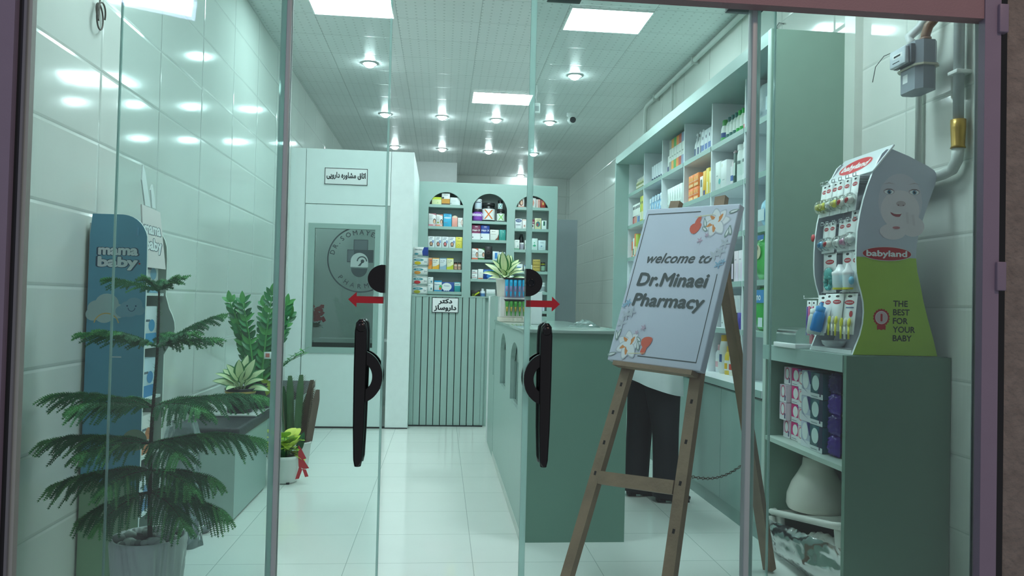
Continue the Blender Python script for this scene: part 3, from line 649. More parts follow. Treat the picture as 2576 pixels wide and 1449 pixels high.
back(.433, .497, M4, .12, '#eff1ef', [('r', .05, 0, .95, .1, '#d86a4a'), ('r', .3, .6, .7, .63, '#8d989c')], 'white box with a red foot stripe, fourth shelf')
wm = [('r', 0, .68, 1, .92, '#2b7fd0'), ('t', 'wellbina', .5, .74, .12, '#ffffff', .85), ('e', .7, .3, .3, .2, '#3f7fc8')]
back(.5, .597, M4, .12, '#1d3f88', wm, 'royal blue wellness box on the fourth shelf of middle arch')
back(.599, .668, M4, .12, '#5d2f8a', [('r', 0, .68, 1, .92, '#2b7fd0'), ('e', .5, .35, .4, .25, '#9a48b8'), ('t', 'well', .5, .74, .12, '#ffffff', .6)], 'violet wellness box beside the blue one, fourth shelf')
back(.35, .462, M5, .092, '#16190f', [('p', [(.1, .2), (.9, .85), (1, .7), (.25, .1)], '#b8c020'), ('e', .3, .4, .18, .16, '#4a5a1c')], 'low black and lime box on the lowest shelf of middle arch')
bot(.497, M5, 'small white vial with cap on the lowest shelf', mk_bottle(.031, .115, '#dfeaf2', '#e8eef0', 'round', [(.15, .5, '#5a86b8', 1.2)], .5, .2), 'medicine_vial', 'bottle')
back(.54, .65, M5, .108, '#dfe7e6', [('r', 0, 0, 1, .55, '#a9bdb8'), ('r', .1, .65, .9, .7, '#c2cccc')], 'white and grey carton, lowest shelf left of the plant pot')
R1, R2, R3, R4, R5, R6 = SHZ[2]
back(.905, .982, R1, .115, '#f2ece9', [('e', .5, .5, .34, .35, '#7a4a40'), ('e', .55, .5, .2, .24, '#e8c0a8'), ('r', 0, 0, 1, .12, '#e0a090')], 'white box with a couple photo on top shelf of right arch')
back(1.05, 1.127, R1, .118, '#f4f0ee', [('p', [(.55, .12), (.75, .5), (.6, .88), (.42, .55)], '#f0a090'), ('r', .1, .3, .35, .33, '#b09a94')], 'white box with a pink leaf on top shelf of right arch')
back(1.13, 1.182, R1, .105, '#f2aea4', [('r', 0, 0, .35, 1, '#f4e4de'), ('r', .5, .7, .9, .74, '#a86a60')], 'narrow pink box on top shelf of right arch')
back(1.186, 1.245, R1, .1, '#b03a2c', [('p', [(.5, .3), (.72, .5), (.5, .8), (.3, .5)], '#f0c060')], 'dark red box at the right end of the top shelf, right arch')
back(.873, .96, R2, .122, '#eef2f5', [('e', .5, .78, .45, .16, '#4a5f8c'), ('t', 'V+VG', .5, .72, .11, '#e8eef4'), ('r', .1, .35, .8, .4, '#3a4658')], 'white box with a navy oval on second shelf of right arch')
back(.964, 1.017, R2, .115, '#f3eeec', [('e', .5, .3, .2, .12, '#c09a8c'), ('r', 0, .88, 1, .95, '#f2c8b8')], 'narrow white and peach box on second shelf of right arch')
back(1.05, 1.115, R2, .118, '#eee9e7', [('r', 0, .52, 1, 1, '#842f46'), ('t', 'ZYTOS', .5, .62, .14, '#f2e4e8', .85), ('e', .3, .25, .14, .1, '#5a4038'), ('e', .65, .3, .14, .1, '#5a4038')], 'maroon and white box on second shelf of right arch')
back(1.118, 1.198, R2, .135, '#e6dfb4', [('e', .5, .45, .34, .25, '#4f7a86'), ('e', .42, .4, .12, .14, '#b84a3c'), ('r', .2, .8, .8, .84, '#8a8050')], 'beige illustrated box on second shelf of right arch')
back(1.203, 1.264, R2, .108, '#eef4f2', [('r', .3, .4, .7, .92, '#2f8f62'), ('r', .5, .45, .7, .9, '#28405e')], 'white box with green panel, right end of second shelf')
back(.87, .935, R3, .118, '#edf2ee', [('r', 0, 0, 1, .1, '#5aa87c'), ('e', .68, .35, .12, .08, '#a8c4c4'), ('r', .2, .8, .7, .84, '#98a4a4')], 'white box with green foot stripe on third shelf of right arch')
bot(.968, R3, 'small lilac jar with white lid on third shelf of right arch', mk_bottle(.027, .085, '#a8a6b4', '#eef0f2', 'jar', caph=.2), 'cream_jar')
bot(.965, R3, 'dark brown bottle standing behind the lilac jar', mk_bottle(.03, .2, '#2b2f33', '#3a3f42', 'round', capr=.6, caph=.12), 'medicine_bottle', 'bottle', y=.14)
back(1.0, 1.033, R3, .118, '#e8f0ea', [('r', 0, .4, 1, .6, '#b8d8c4')], 'slim pale green box at the glass edge, third shelf')
back(1.04, 1.074, R3, .132, '#d6ecf0', [('e', .6, .5, .3, .16, '#3a88b0')], 'slim white and blue box right of the glass edge, third shelf')
back(1.077, 1.16, R3, .143, '#e4f3f0', [('p', [(.2, .35), (.55, .5), (.8, .35), (.5, .28)], '#3fae86'), ('e', .5, .62, .08, .06, '#3fae86'), ('r', 0, 0, .06, 1, '#8ad0c4')], 'pale teal box with green figure on third shelf of right arch')
back(1.166, 1.258, R3, .122, '#dfedf2', [('e', .45, .4, .12, .08, '#8ab0c8'), ('t', 'Caltex', .5, .72, .1, '#50708c')]+lines('#a8bac4', .15, (.25, .15), .8), 'pale blue white box, right end of third shelf, right arch')
back(.905, .98, R4, .085, '#e8eef0', [('r', .1, 0, .7, .6, '#2f78c0')], 'blue and white box left of the round lock, right arch')
back(1.0, 1.1, R4, .075, '#e8f0f0', [('p', [(0, .75), (.6, 1), (0, 1)], '#4a7fb8')]+lines('#9fb0b0'), 'white low box right of the glass edge, fourth shelf')
gold = [('t', 'NOVIN', .5, .55, .26, '#7a6418', .85), ('r', 0, 0, 1, .08, '#a88a2c')]
for k in (0, 1): back(1.105, 1.197, R4+.074*k, .073, '#cfae55', gold, ('lower' if k == 0 else 'upper')+' of two stacked gold boxes, fourth shelf of right arch')
bot(1.236, R4, 'dark jar with lime lid band on fourth shelf of right arch', mk_bottle(.03, .115, '#20241c', '#1a1c18', 'jar', [(.1, .6, '#8fb09a', 1.1), (.76, .84, '#b8c020', 1.4)], caph=.18), 'vitamin_jar')
back(.878, .965, R5, .08, '#eef1ef', lines('#b8c2c2'), 'white flat box behind the plant on the fifth shelf, right arch')
bot(1.235, R5, 'white supplement jar right of the round lock', mk_bottle(.036, .115, '#e9eeee', '#e2e8ea', 'jar', [(.1, .6, '#9aa4a8', 1.2)], caph=.2), 'supplement_jar')
back(1.175, 1.262, R6, .105, '#5a3f9c', [('r', .7, 0, 1, 1, '#e4e0f0'), ('e', .3, .5, .2, .24, '#8a70c8')], 'purple and white box above the counter, right arch')
t = carton(B(), .085, .02, .1, '#5a6a72', [('r', .12, .15, .88, .85, '#9fb4c8')]).build('photo_frame', at=(0, 0, 0)); t.location = (1.2, AY+.06, 1.103)
B().box(-.39, .42, .03, .24, 1.066, 1.10, SAGE)
tag(t, 'small grey frame on the lowest shelf of the right arch', 'frame')
# plain boards under the lowest items of the right niche
for (x0, x1, *_), nm in zip(HO[2:], ('a',)): B().box(x0+.001, x1-.001, AY+.004, AY+.224, 1.07, 1.103, SAGE).build('shelf', bpy.data.objects['arched_cabinet'])

# acrylic rack of five boxes on the slatted counter
r = thing('acrylic_rack', (-.225, 7.8, 1.319), 'clear acrylic rack of five boxes on the slatted counter', 'rack')
for k in range(5): B().box(-.305, -.143, 7.76, 7.86, 1.324+.098*k, 1.327+.098*k, CLEARP).box(-.305, -.143, 7.757, 7.76, 1.324+.098*k, 1.34+.098*k, CLEARP).build('tier', r)
B().box(-.308, -.305, 7.76, 7.86, 1.319, 1.8, CLEARP).build('side', r); B().box(-.143, -.140, 7.76, 7.86, 1.319, 1.8, CLEARP).build('side', r)
for k, (c, lab) in enumerate((('#b8b438', 'lowest box, green fruit, in the acrylic rack'), ('#d0383c', 'second box from below, cherries, in the acrylic rack'), ('#e09a48', 'third box from below, orange, in the acrylic rack'), ('#dfc020', 'yellow fruit box, second from top of the acrylic rack'), ('#1f3f92', 'white and dark blue top box of the acrylic rack'))):
    ar = [('e', .3, .25, .22, .2, c), ('e', .36, .62, .34, .14, '#3f8f9c'), ('t', 'BonBon', .36, .58, .12, '#ffffff'), ('t', '5+', .84, .3, .2, '#3a5060')] if k < 4 else [('p', [(.62, 0), (1, 0), (1, 1), (.7, 1), (.58, .5)], c), ('t', 'SlimSim', .34, .62, .18, '#1c2c44', .5), ('e', .2, .2, .14, .1, '#2f8f9c')]
    put(('rk', k), 'lozenge_box', mk_carton(.15, .07, .088, '#eef1ee', ar), (-.224, 7.815, 1.328+.098*k), 0, lab, 'box')

# ---- wall shelving goods: front faces -x
def wx(d): return XS+.02+d/2
def srow(bay, lev, items, f=.06):
    """items along one compartment from its far end: (mk, name, width, label, cat, group, key, z offset, push back)"""
    z = (SZ+[.812])[lev]; y = DY[bay]-.012-f
    for it in items:
        if it is None: y -= .03; continue
        mk, name, w, label, cat, key = it[:6]; g = it[6] if len(it) > 6 else None; dz = it[7] if len(it) > 7 else 0; dx = it[8] if len(it) > 8 else .045
        if dz >= 0: put(key, name, mk, (XS+.02+dx, y-w/2, z+max(dz, 0)), -pi/2, label, cat, g)
        if not (dz > 0): y -= w+.004
def row(bay, lev, n, mk, name, w, label, cat, key, group, f=.06, dz=0):
    srow(bay, lev, [(mk, name, w, label, cat, key, group, dz)]*n, f)
bt = mk_bottle
row(0, 0, 7, bt(.022, .135, '#cfd0a8', '#e8e8e0', 'round', [(.1, .6, '#8f9a6a', 1.2), (.3, .45, '#e8e4d0', .9)], .5, .22), 'dropper_bottle', .05, 'one of seven cream dropper bottles, top shelf of the farthest bay', 'bottle', 'drop', 'cream dropper bottles on the top shelf', .1)
row(1, 0, 5, bt(.03, .17, '#e4ecf2', '#eef2f4', 'tube', [(.1, .24, '#40506a', .8)], caph=.1), 'cream_tube', .066, 'one of five white cream tubes, top shelf of second bay', 'tube', 'wtube', 'white cream tubes on the top shelf', .1)
srow(1, 0, [(bt(.036, .12, '#3a4f9c', '#2c3f8a', 'jar', caph=.2), 'cream_jar', .08, 'dark blue jar under a blue bottle, top shelf of second bay', 'jar', 'dbj')], .45)
srow(1, 0, [(bt(.034, .2, '#3f6fae', '#2a4f96', 'jar', [(.25, .75, '#cfe0ea', 1.3)], caph=.16), 'shampoo_bottle', .08, 'blue banded bottle stacked on the dark blue jar', 'bottle', 'dbb', None, .121)], .45)
stripe = lambda c: [('r', 0, .0, 1, .33, c), ('r', 0, .72, 1, 1, c), ('r', .2, .45, .8, .49, '#98a49c')]
srow(2, 0, [(mk_carton(.05, .07, .15, '#e6ece8', [('r', 0, 0, 1, .4, '#2f3f78')]), 'medicine_box', .05, 'low navy footed box, far end of third bay, top shelf', 'box', 's20')]
     + [(mk_carton(.062, .08, .27, '#e9efe8', stripe(c)), 'baby_food_box', .062, 'tall white box with %s bands, top shelf of third bay' % n, 'box', 's2'+n) for c, n in (('#98a098', 'grey'), ('#e8a24a', 'amber'), ('#5aaa4a', 'green'), ('#ee9038', 'orange'), ('#b84838', 'brick red'), ('#8f9cb8', 'grey blue'), ('#4fae5a', 'bright green'))], .05)
srow(3, 0, [(bt(.028, .2, '#eaf0f2', '#e6ecee', 'pump', [(.12, .4, '#5a6a86', .6)], .5, .3), 'spray_bottle', .064, 'one of three white spray bottles, top shelf of fourth bay', 'bottle', 'spray', 'white spray bottles on the top shelf')]*3
     + [(mk_carton(.066, .07, .17, '#e6eef4', [('r', .1, .15, .9, .4, '#5a7ab8'), ('e', .5, .7, .15, .08, '#30405a')]), 'medicine_box', .066, 'one of three white and blue boxes, top shelf of fourth bay', 'box', 'wb3', 'white and blue boxes on the top shelf')]*3 + [(mk_carton(.05, .07, .2, '#eef2f4', [('r', .3, .2, .7, .35, '#506080')]), 'medicine_box', .05, 'tall plain white box, near end of fourth bay, top shelf', 'box', 'wb1')], .09)
gb = lambda c, cap: bt(.026, .17, c, cap, 'round', [(.12, .62, '#e6efe8', 1.2), (.14, .3, cap, 1.0)], .6, .2)
srow(4, 0, [(bt(.034, .165, '#e4ece6', '#3f9a4a', 'round', [(.1, .45, '#2f4f8a', 1.2), (.08, .25, '#4aa85a', 1.1)], .75, .25), 'mouthwash_bottle', .075, 'stout bottle with green cap, far end of fifth bay', 'bottle', 'mw')]
     + [(gb('#d2e4da', '#2f6f6a'), 'mouthwash_bottle', .056, 'one of three teal capped bottles, top shelf of fifth bay', 'bottle', 'tc', 'teal capped bottles on the top shelf')]*3
     + [(gb('#d8ecd8', '#2fae4a'), 'mouthwash_bottle', .056, 'one of two green capped bottles, top shelf of fifth bay', 'bottle', 'gc', 'green capped bottles on the top shelf')]*2
     + [(gb('#ead4d4', '#e0707c'), 'mouthwash_bottle', .058, 'one of two pink capped bottles, top shelf of fifth bay', 'bottle', 'pc', 'pink capped bottles on the top shelf')]*2, .05)
put('bag', 'nappy_pack', mk_pack(.2, .13, .27, '#4fb4e0', [('r', .2, .2, .8, .5, '#dff0f8'), ('e', .5, .7, .2, .12, '#2f6fb0')]), (1.965, 4.27, 2.386), -pi/2, 'large sky blue bag on the top shelf of the nearest bay', 'bag')
put('bag2', 'nappy_pack', mk_pack(.13, .12, .26, '#5a3f5c', [('r', .2, .3, .8, .7, '#d8d4e0')]), (1.965, 4.08, 2.386), -pi/2, 'dark purple and white bag, top shelf of the nearest bay', 'bag')
put('bag3', 'cotton_bag', mk_pack(.15, .12, .26, '#dfe8ec', [('r', .2, .2, .8, .3, '#a8bcc8')]), (1.965, 4.46, 2.386), -pi/2, 'white plastic bag on the top shelf behind the glass edge strip', 'bag')
book = lambda c, c2: [('r', 0, 0, 1, .35, c), ('r', .15, .75, .85, .9, '#404a50'), ('r', 0, .35, 1, .42, c2)]
srow(0, 1, [(mk_carton(.05, .08, .2, '#eceee8', book(a, c)), 'medicine_box', .05, 'white box with %s foot, second shelf of the farthest bay' % n, 'box', 's01'+n) for a, c, n in (('#c05a5a', '#3a3a3a', 'dark red'), ('#d88a8a', '#c04a4a', 'rose'), ('#e0a078', '#b0b0b0', 'peach'), ('#8aa8c8', '#c0c0c0', 'light blue'), ('#4a6fae', '#d8d8d8', 'deep blue'))]
     + [(mk_carton(.05, .08, .25, c, [('r', .1, .1, .9, .4, '#f0ecd8'), ('r', .2, .7, .8, .8, '#5a6a3a')]), 'medicine_box', .05, 'tall %s box at the near end, second shelf of farthest bay' % n, 'box', 's01'+n) for c, n in (('#b8cc4a', 'lime'), ('#e2d45a', 'yellow'), ('#9ab04a', 'olive'))], .08)
row(1, 1, 6, mk_pack(.075, .04, .21, '#a8cdea', [('r', .1, .7, .9, .9, '#dceaf4'), ('r', .2, .1, .8, .3, '#5a7ab0'), ('e', .5, .5, .2, .1, '#e8f2f8')]), 'wet_wipe_pack', .078, 'one of six light blue wipe packs, second shelf of second bay', 'pack', 'wipe', 'light blue wipe packs on the second shelf', .04)
srow(2, 1, [(mk_carton(.06, .07, .19, '#eaf2ee', [('r', .2, .1, .8, .3, '#b8c8c4'), ('r', .3, .4, .4, .8, '#8fa09c')]), 'cream_box', .06, 'one of six plain white cream boxes, second shelf of third bay', 'box', 'wcb', 'white cream boxes on the second shelf')]*6
     + [(bt(.028, .23, '#e9f0ee', '#23282c', 'round', capr=.5, caph=.12), 'lotion_bottle', .06, 'white bottle with black cap, second shelf of third bay', 'bottle', 'wbc')], .06)
orr = [('r', .08, .1, .92, .3, '#f6c48a'), ('r', .08, .55, .45, .8, '#f8b060'), ('r', .55, .55, .92, .8, '#f8b060'), ('r', 0, .48, 1, .51, '#f6e0c8')]
srow(3, 1, [x for k in range(2) for x in ((mk_carton(.11, .09, .1, '#ef7a2c', orr), 'vitamin_box', .11, ('far' if k == 0 else 'near')+' lower orange box, second shelf of fourth bay', 'box', ('or', k, 0)), )], .05)
for k in range(2): put(('or', k, 1), 'vitamin_box', mk_carton(.11, .09, .1, '#f08636', orr), (XS+.065, DY[3]-.012-.05-.055-.114*k, SZ[1]+.101), -pi/2, ('far' if k == 0 else 'near')+' upper orange box, stacked on second shelf of fourth bay', 'box')
srow(3, 1, [(mk_carton(.06, .08, .16, '#eef0ea', [('r', .2, .5, .8, .85, '#6a7470'), ('r', 0, 0, 1, .06, '#f0b040')]), 'vitamin_box', .06, 'white and grey box beside the orange stack', 'box', 'v1'), (mk_carton(.06, .08, .19, '#f0b838', [('r', .2, .06, .8, .25, '#3a4a8a')]), 'vitamin_box', .06, 'amber box with blue label beside the orange stack', 'box', 'v2'), (mk_carton(.06, .08, .2, '#f2d452', [('r', .3, .1, .7, .5, '#f6ecc0')]), 'vitamin_box', .06, 'tall yellow box, near end of the orange row', 'box', 'v3'), (mk_carton(.06, .08, .17, '#f4e6a0', [('r', .3, .1, .7, .5, '#c0a040')]), 'vitamin_box', .06, 'pale yellow box next to the divider, orange row', 'box', 'v4')], .295)
srow(4, 1, [(mk_carton(.1, .1, .2, '#e4ece8', [('e', .8, .3, .2, .1, '#58b0ac'), ('r', .2, .5, .5, .53, '#9aa8a8')]), 'cream_box', .1, 'wide white box with teal dot, second shelf of fifth bay', 'box', 'w1'), (mk_carton(.1, .1, .19, '#e9efee', [('e', .2, .85, .1, .08, '#e8e8d8'), ('r', .3, .3, .7, .33, '#a8b4b4')]), 'cream_box', .1, 'plain wide white box, second shelf of fifth bay', 'box', 'w2'),
     (bt(.034, .24, '#ecdfe2', '#e2c8d0', 'pump', [(.1, .55, '#eef0f2', 1.2), (.15, .3, '#5a7ab8', .7)], .5, .25), 'lotion_bottle', .075, 'pink pump lotion bottle, second shelf of fifth bay', 'bottle', 'w3'), (mk_carton(.035, .07, .21, '#2f4f46', [('r', .1, .3, .9, .7, '#c8d8d0')]), 'cream_box', .035, 'slim dark green box beside the pump bottle', 'box', 'w4'),
     (bt(.04, .25, '#eaf1ee', '#e6ecea', 'jar', [(.2, .6, '#cfe0da', 1.2), (.5, .58, '#6a7a78', .7)], caph=.14), 'lotion_bottle', .086, 'one of two tall white bottles, second shelf of fifth bay', 'bottle', 'w5', 'tall white bottles on the second shelf')] + [(None, 'lotion_bottle', .086, 'one of two tall white bottles, second shelf of fifth bay', 'bottle', 'w5', 'tall white bottles on the second shelf')], .03)
srow(5, 1, [(mk_pack(.19, .12, .12, '#f0d4d0', [('e', .3, .5, .1, .2, '#d86a6a'), ('e', .65, .5, .1, .2, '#e08a7a'), ('r', .1, .8, .9, .9, '#e8a8a0')]), 'wet_wipe_pack', .2, 'pink flowered pack under a cyan pack, nearest bay', 'pack', 'p1')], .33)
srow(5, 1, [(mk_pack(.19, .12, .11, '#35b8d8', [('r', .15, .3, .85, .6, '#a8e4f0')]), 'wet_wipe_pack', .2, 'cyan pack lying on the pink pack, nearest bay', 'pack', 'p2', None, .122)], .33)
srow(0, 2, [(mk_carton(.05, .08, h, c, [('r', .1, .1, .9, .45, c2)]), 'medicine_box', .05, lab, 'box', 's02%d' % i) for i, (c, c2, h, lab) in enumerate((('#e2704a', '#f0d0c0', .16, 'orange red box, far end of third shelf, farthest bay'), ('#eef0ea', '#5a8a6a', .19, 'white and green box on third shelf, farthest bay'), ('#e8844a', '#f4e8d0', .23, 'taller orange box on third shelf, farthest bay'), ('#b8cc4a', '#f0f0d0', .22, 'lime box beside the canvas edge, third shelf')))], .05)
srow(5, 2, [(mk_pack(.15, .12, .17, '#a8d4ec', [('r', .2, .2, .8, .6, '#e6f2f8')]), 'nappy_pack', .15, 'pale blue pack beside the purple pack, nearest bay', 'pack', 'q1'), (mk_pack(.22, .14, .27, '#5c3f94', [('e', .3, .45, .1, .32, '#b8c84a'), ('e', .3, .45, .06, .24, '#e4e8c0'), ('r', .5, .1, .8, .3, '#d8d0e8')]), 'nappy_pack', .22, 'large purple pack on third shelf of the nearest bay', 'pack', 'q2')], .17)
green = [('e', .5, .6, .22, .16, '#e0d4b0'), ('e', .5, .68, .08, .06, '#7a5a3a'), ('r', .1, .85, .9, .95, '#2f6fb0'), ('e', .4, .25, .12, .08, '#c8ecc0')]
srow(5, 3, [(mk_pack(.24, .14, .275, '#4cc05a', green), 'nappy_pack', .24, 'green nappy pack with a baby picture, fourth shelf, nearest bay', 'pack', 'g1'), (mk_pack(.24, .14, .27, '#48bc58', green), 'nappy_pack', .24, 'green nappy pack against the side panel, fourth shelf', 'pack', 'g1b')], .1)
g2 = [('r', .05, .62, .95, .9, '#2f86c8'), ('t', 'Mimo', .5, .68, .16, '#ffffff'), ('e', .4, .35, .08, .06, '#b8f0c0'), ('r', .1, .1, .3, .3, '#e8f4f8'), ('r', .65, .1, .9, .3, '#e8f4f8')]
srow(5, 4, [(mk_pack(.24, .14, .27, '#34b84a', g2), 'nappy_pack', .24, 'bright green pack with blue lettering, fifth shelf, nearest bay', 'pack', 'g2'), (mk_pack(.24, .14, .27, '#38bc4e', g2), 'nappy_pack', .24, 'bright green pack against the side panel, fifth shelf', 'pack', 'g2b')], .1)
pinkb = [('r', .5, .1, .9, .6, '#e6d4e8'), ('r', .15, .7, .6, .73, '#a898a8')]
srow(4, 3, [(mk_carton(.07, .08, .2, c, pinkb), 'cream_box', .07, lab, 'box', 'k%d' % i) for i, (c, lab) in enumerate((('#e9e4e8', 'pale box at the far end, fourth shelf of fifth bay'), ('#2f3638', 'dark box beside the canvas, fourth shelf of fifth bay'), ('#ecdce6', 'pale pink box, fourth shelf of fifth bay'), ('#e8e2ea', 'lilac white box next to the divider, fourth shelf')))], .22)
srow(4, 4, [(mk_carton(.06, .08, h, c, [('r', .15, .6, .85, .9, c2), ('r', .2, .2, .5, .25, '#8a9098')]), 'cream_box', .06, lab, 'box', 'l%d' % i) for i, (c, c2, h, lab) in enumerate((('#e8eeee', '#dfe6ea', .15, 'short white box at the far end, fifth shelf'), ('#e9edee', '#e8d8e0', .215, 'white box right of the canvas, fifth shelf'), ('#ecd8e2', '#e4a8c0', .215, 'white and pink box, fifth shelf of fifth bay'), ('#eceef0', '#c8d0d8', .215, 'white box with grey print, fifth shelf of fifth bay'), ('#eaeef0', '#dfe4ea', .215, 'plain white box next to the divider, fifth shelf')))], .16)
srow(4, 4, [(mk_carton(.075, .02, .105, '#5f52b0', [('r', 0, 0, .45, 1, '#3a3038')]), 'cream_box', .075, 'small purple and black box in front of the white boxes', 'box', 'l9', None, 0, -.005)], .46)
kid = lambda c, cap, lab, k: (bt(.034, .19, c, cap, 'round', [(.15, .5, '#f0f4f0', 1.2), (.2, .4, cap, .7)], .6, .2), 'shampoo_bottle', .075, lab, 'bottle', k)
srow(4, 5, [kid('#e8eef0', '#e0b0b8', 'white bottle with pink cap left of the easel leg', 'm0'), (bt(.038, .26, '#e9eeea', '#e0b030', 'round', [(.3, .5, '#3a5a8a', .6)], .75, .16), 'lotion_bottle', .085, 'tall white lotion bottle with mustard cap behind the easel leg', 'bottle', 'm1'), kid('#f0d048', '#e8b820', 'yellow baby shampoo bottle, lowest shelf', 'm2'), kid('#e9e2d0', '#c84a3c', 'cream bottle with red cap, lowest shelf', 'm3'), kid('#cfe6da', '#8ac0a8', 'mint green bottle, lowest shelf', 'm4'), kid('#e8ecf2', '#2f5aa8', 'white bottle with blue cap, lowest shelf', 'm5')], .02)
put('m6', 'baby_powder_bottle', bt(.042, .2, '#eef0f2', '#eceef0', 'round', [(.1, .28, '#b83a3c', .5), (.4, .55, '#c86a6c', .4)], .8, .3), (XS+.035, 4.615, .812), -pi/2, 'rounded white bottle with red spots beside the divider', 'bottle')
oil = lambda c, l, cap: bt(.03, .25, c, cap, 'round', [(.1, .62, l, 1.0)], .6, .16, glassy=False)
srow(5, 5, [None, (oil('#6a8a5c', '#8ac8a0', '#2f7a3c'), 'hair_oil_bottle', .064, 'olive bottle with green cap on the lowest shelf', 'bottle', 'o1'), (oil('#8a8a48', '#d8d040', '#d8a848'), 'hair_oil_bottle', .064, 'brown bottle with yellow label and tan cap, lowest shelf', 'bottle', 'o2'), (oil('#b8903a', '#d8dc40', '#e0b050'), 'hair_oil_bottle', .064, 'golden oil bottle with lemon label, lowest shelf', 'bottle', 'o3')], .19)

# ---- packs in the low cabinet
def low(key, mk, y, z, lab, x=.09, g=None, name='sanitary_pack', cat='pack'): put(key, name, mk, (1.76+x, y, z), -pi/2, lab, cat, g)
ov = lambda bg, edge, c: [('r', 0, 0, 1, .28, '#e8eaec'), ('p', [(0, .28), (1, .28), (1, 1), (0, 1)], bg), ('p', [(.65, 1), (1, 1), (1, .35), (.85, .5)], edge), ('e', .45, .6, .27, .31, c), ('r', .1, .08, .6, .12, '#98a0a8')]
names = ('bottom', 'second', 'third', 'top'); Zs = .588
for k in range(4):
    low(('pa', k), mk_carton(.075, .08, .09, '#e2d8e0', ov('#dcc4d4', '#6a4a8a', '#eaf0f0')[:2]+[('e', .5, .62, .32, .36, '#c85a78'), ('e', .5, .62, .24, .28, '#eaf0f0'), ('r', .75, .1, .9, .4, '#3a3a6a')], rough=.3), 3.797+.004*(k in (1, 2)), Zs+.092*k, 'pale pink pack, %s row, leftmost column in low cabinet' % names[k], .085-.02*(k in (1, 2)))
    low(('pb', k), mk_carton(.1, .08, .09, '#d02e78', ov('#d8307c', '#7a3aa0', '#f2f4f2'), rough=.3), 3.706, Zs+.092*k, 'magenta pack, %s row, second column in low cabinet' % names[k], .09)
    low(('pc', k), mk_carton(.062, .08, .088, '#ead8dc', [('r', 0, 0, 1, .3, '#eef0f0'), ('e', .5, .6, .36, .34, '#e08a94'), ('e', .5, .6, .28, .27, '#eaf0ee'), ('r', .8, .05, 1, .2, '#d84a3a')], rough=.3), 3.622, Zs+.09*k, 'small rose pack, %s row, third column in low cabinet' % names[k], .075)
for k in range(3):
    nm = ('bottom', 'middle', 'top')[k]
    low(('pd', k), mk_carton(.108, .08, .122, '#c9d2e4', [('r', 0, 0, 1, .26, '#e2e6ec'), ('p', [(.55, 1), (1, 1), (1, .45), (.8, .5)], '#3a3070'), ('e', .4, .62, .28, .34, '#eaf2f2'), ('p', [(0, .5), (.2, .28), (.75, .1), (.2, .26)], '#3f5f9c')], rough=.3), 3.537, Zs+.124*k, 'white and navy pack, %s row, fourth column in low cabinet' % nm, .06)
    low(('pe', k), mk_carton(.12, .08, .122, '#1f5f6a', [('r', 0, 0, 1, .2, '#d8e2e4'), ('p', [(.6, .2), (1, .2), (1, 1), (.75, 1)], '#2a3350'), ('e', .42, .6, .28, .3, '#d4ece8'), ('r', .1, .06, .6, .1, '#98a8ac'), ('r', .75, .1, .85, .24, '#3a3a5a')], rough=.3), 3.421, Zs+.124*k, 'dark teal pack, %s row, fifth column in low cabinet' % nm, .05)
for k in range(4): low(('pf', k), mk_pack(.09, .055, .098, ('#4a2f94', '#3f2a86', '#5236a0', '#2c2560')[k], (), .2), 3.308, Zs+.094*k, 'shiny purple pouch, %s of the pile by the side panel' % names[k], .045)
low('vessel', lambda n: B().lathe([(.142, 0), (.15, .02), (.147, .07), (.125, .13), (.095, .18), (.075, .22), (.07, .262), (.064, .262), (.066, .2)], M('#e4e4da', .25), seg=32, capt=False).build(n, at=(0, 0, 0)), 3.75, .232, 'cream bell shaped plastic vessel under the low cabinet shelf', .19, name='plastic_vessel', cat='vessel')
b = B()
def rim(x0, x1, y0, y1, z, r, m):
    pts = [(x0+r, y0, z), (x1-r, y0, z), (x1, y0+r, z), (x1, y1-r, z), (x1-r, y1, z), (x0+r, y1, z), (x0, y1-r, z), (x0, y0+r, z)]
    b.tube(pts, .014, m, 10, closed=True)
CREAM = M('#e0e2da', .28)
r = STOOL = thing('plastic_stool', (1.93, 3.5, .0525), 'cream plastic ribbed step stool under the bell vessel', 'stool')
rim(1.745, 2.15, 3.13, 3.865, .195, .05, CREAM); b.rbox(1.757, 2.14, 3.14, 3.855, .172, .192, CREAM, .008); b.build('seat_board', r)
for y in (3.2, 3.8): B().rbox(1.77, 1.80, y-.03, y+.03, .0525, .175, CREAM, .01).build('leg', r); B().rbox(2.09, 2.12, y-.03, y+.03, .0525, .175, CREAM, .01).build('leg', r)
for i in range(5): B().rbox(1.742, 1.76, 3.80+.009*i, 3.805+.009*i, .125, .17, CREAM, .002, 1).build('slot_rib', r)
STOOL.rotation_euler = (radians(-10), 0, 0); STOOL.location.z += .058
r = thing('wrapped_hose', (1.70, 3.42, 0), 'plastic wrapped coil of white ribbed hose under the low cabinet', 'hose')
b = B()
cp = [(1.78+.03*sin(5*t), 3.34+.17*cos(t*2*pi)*(1-.25*t), .125+.065*sin(2*pi*t)*(1-.25*t)) for t in [i/90*1.6 for i in range(91)]]
b.tube(cp, [.027+.007*(i % 3 == 0) for i in range(91)], M('#e6e8e2', .3), 10); b.build('hose', r)
r2 = B(); rng = random.Random(3); n, m_ = 34, 16; vs = []
for j in range(m_+1):
    for i in range(n+1):
        u, v = i/n, j/m_; e = sin(pi*u)*sin(pi*v)
        vs.append((1.735-.05*e+.012*sin(9*u+5*v)*sin(7*v-4*u)+rng.uniform(-.004, .004), 3.11+.74*u, .004+(.15+.08*(1-u))*v+rng.uniform(-.003, .003)))
r2.add(vs, [(j*(n+1)+i, j*(n+1)+i+1, (j+1)*(n+1)+i+1, (j+1)*(n+1)+i) for j in range(m_) for i in range(n)], WRAP, True).build('wrapping', r)
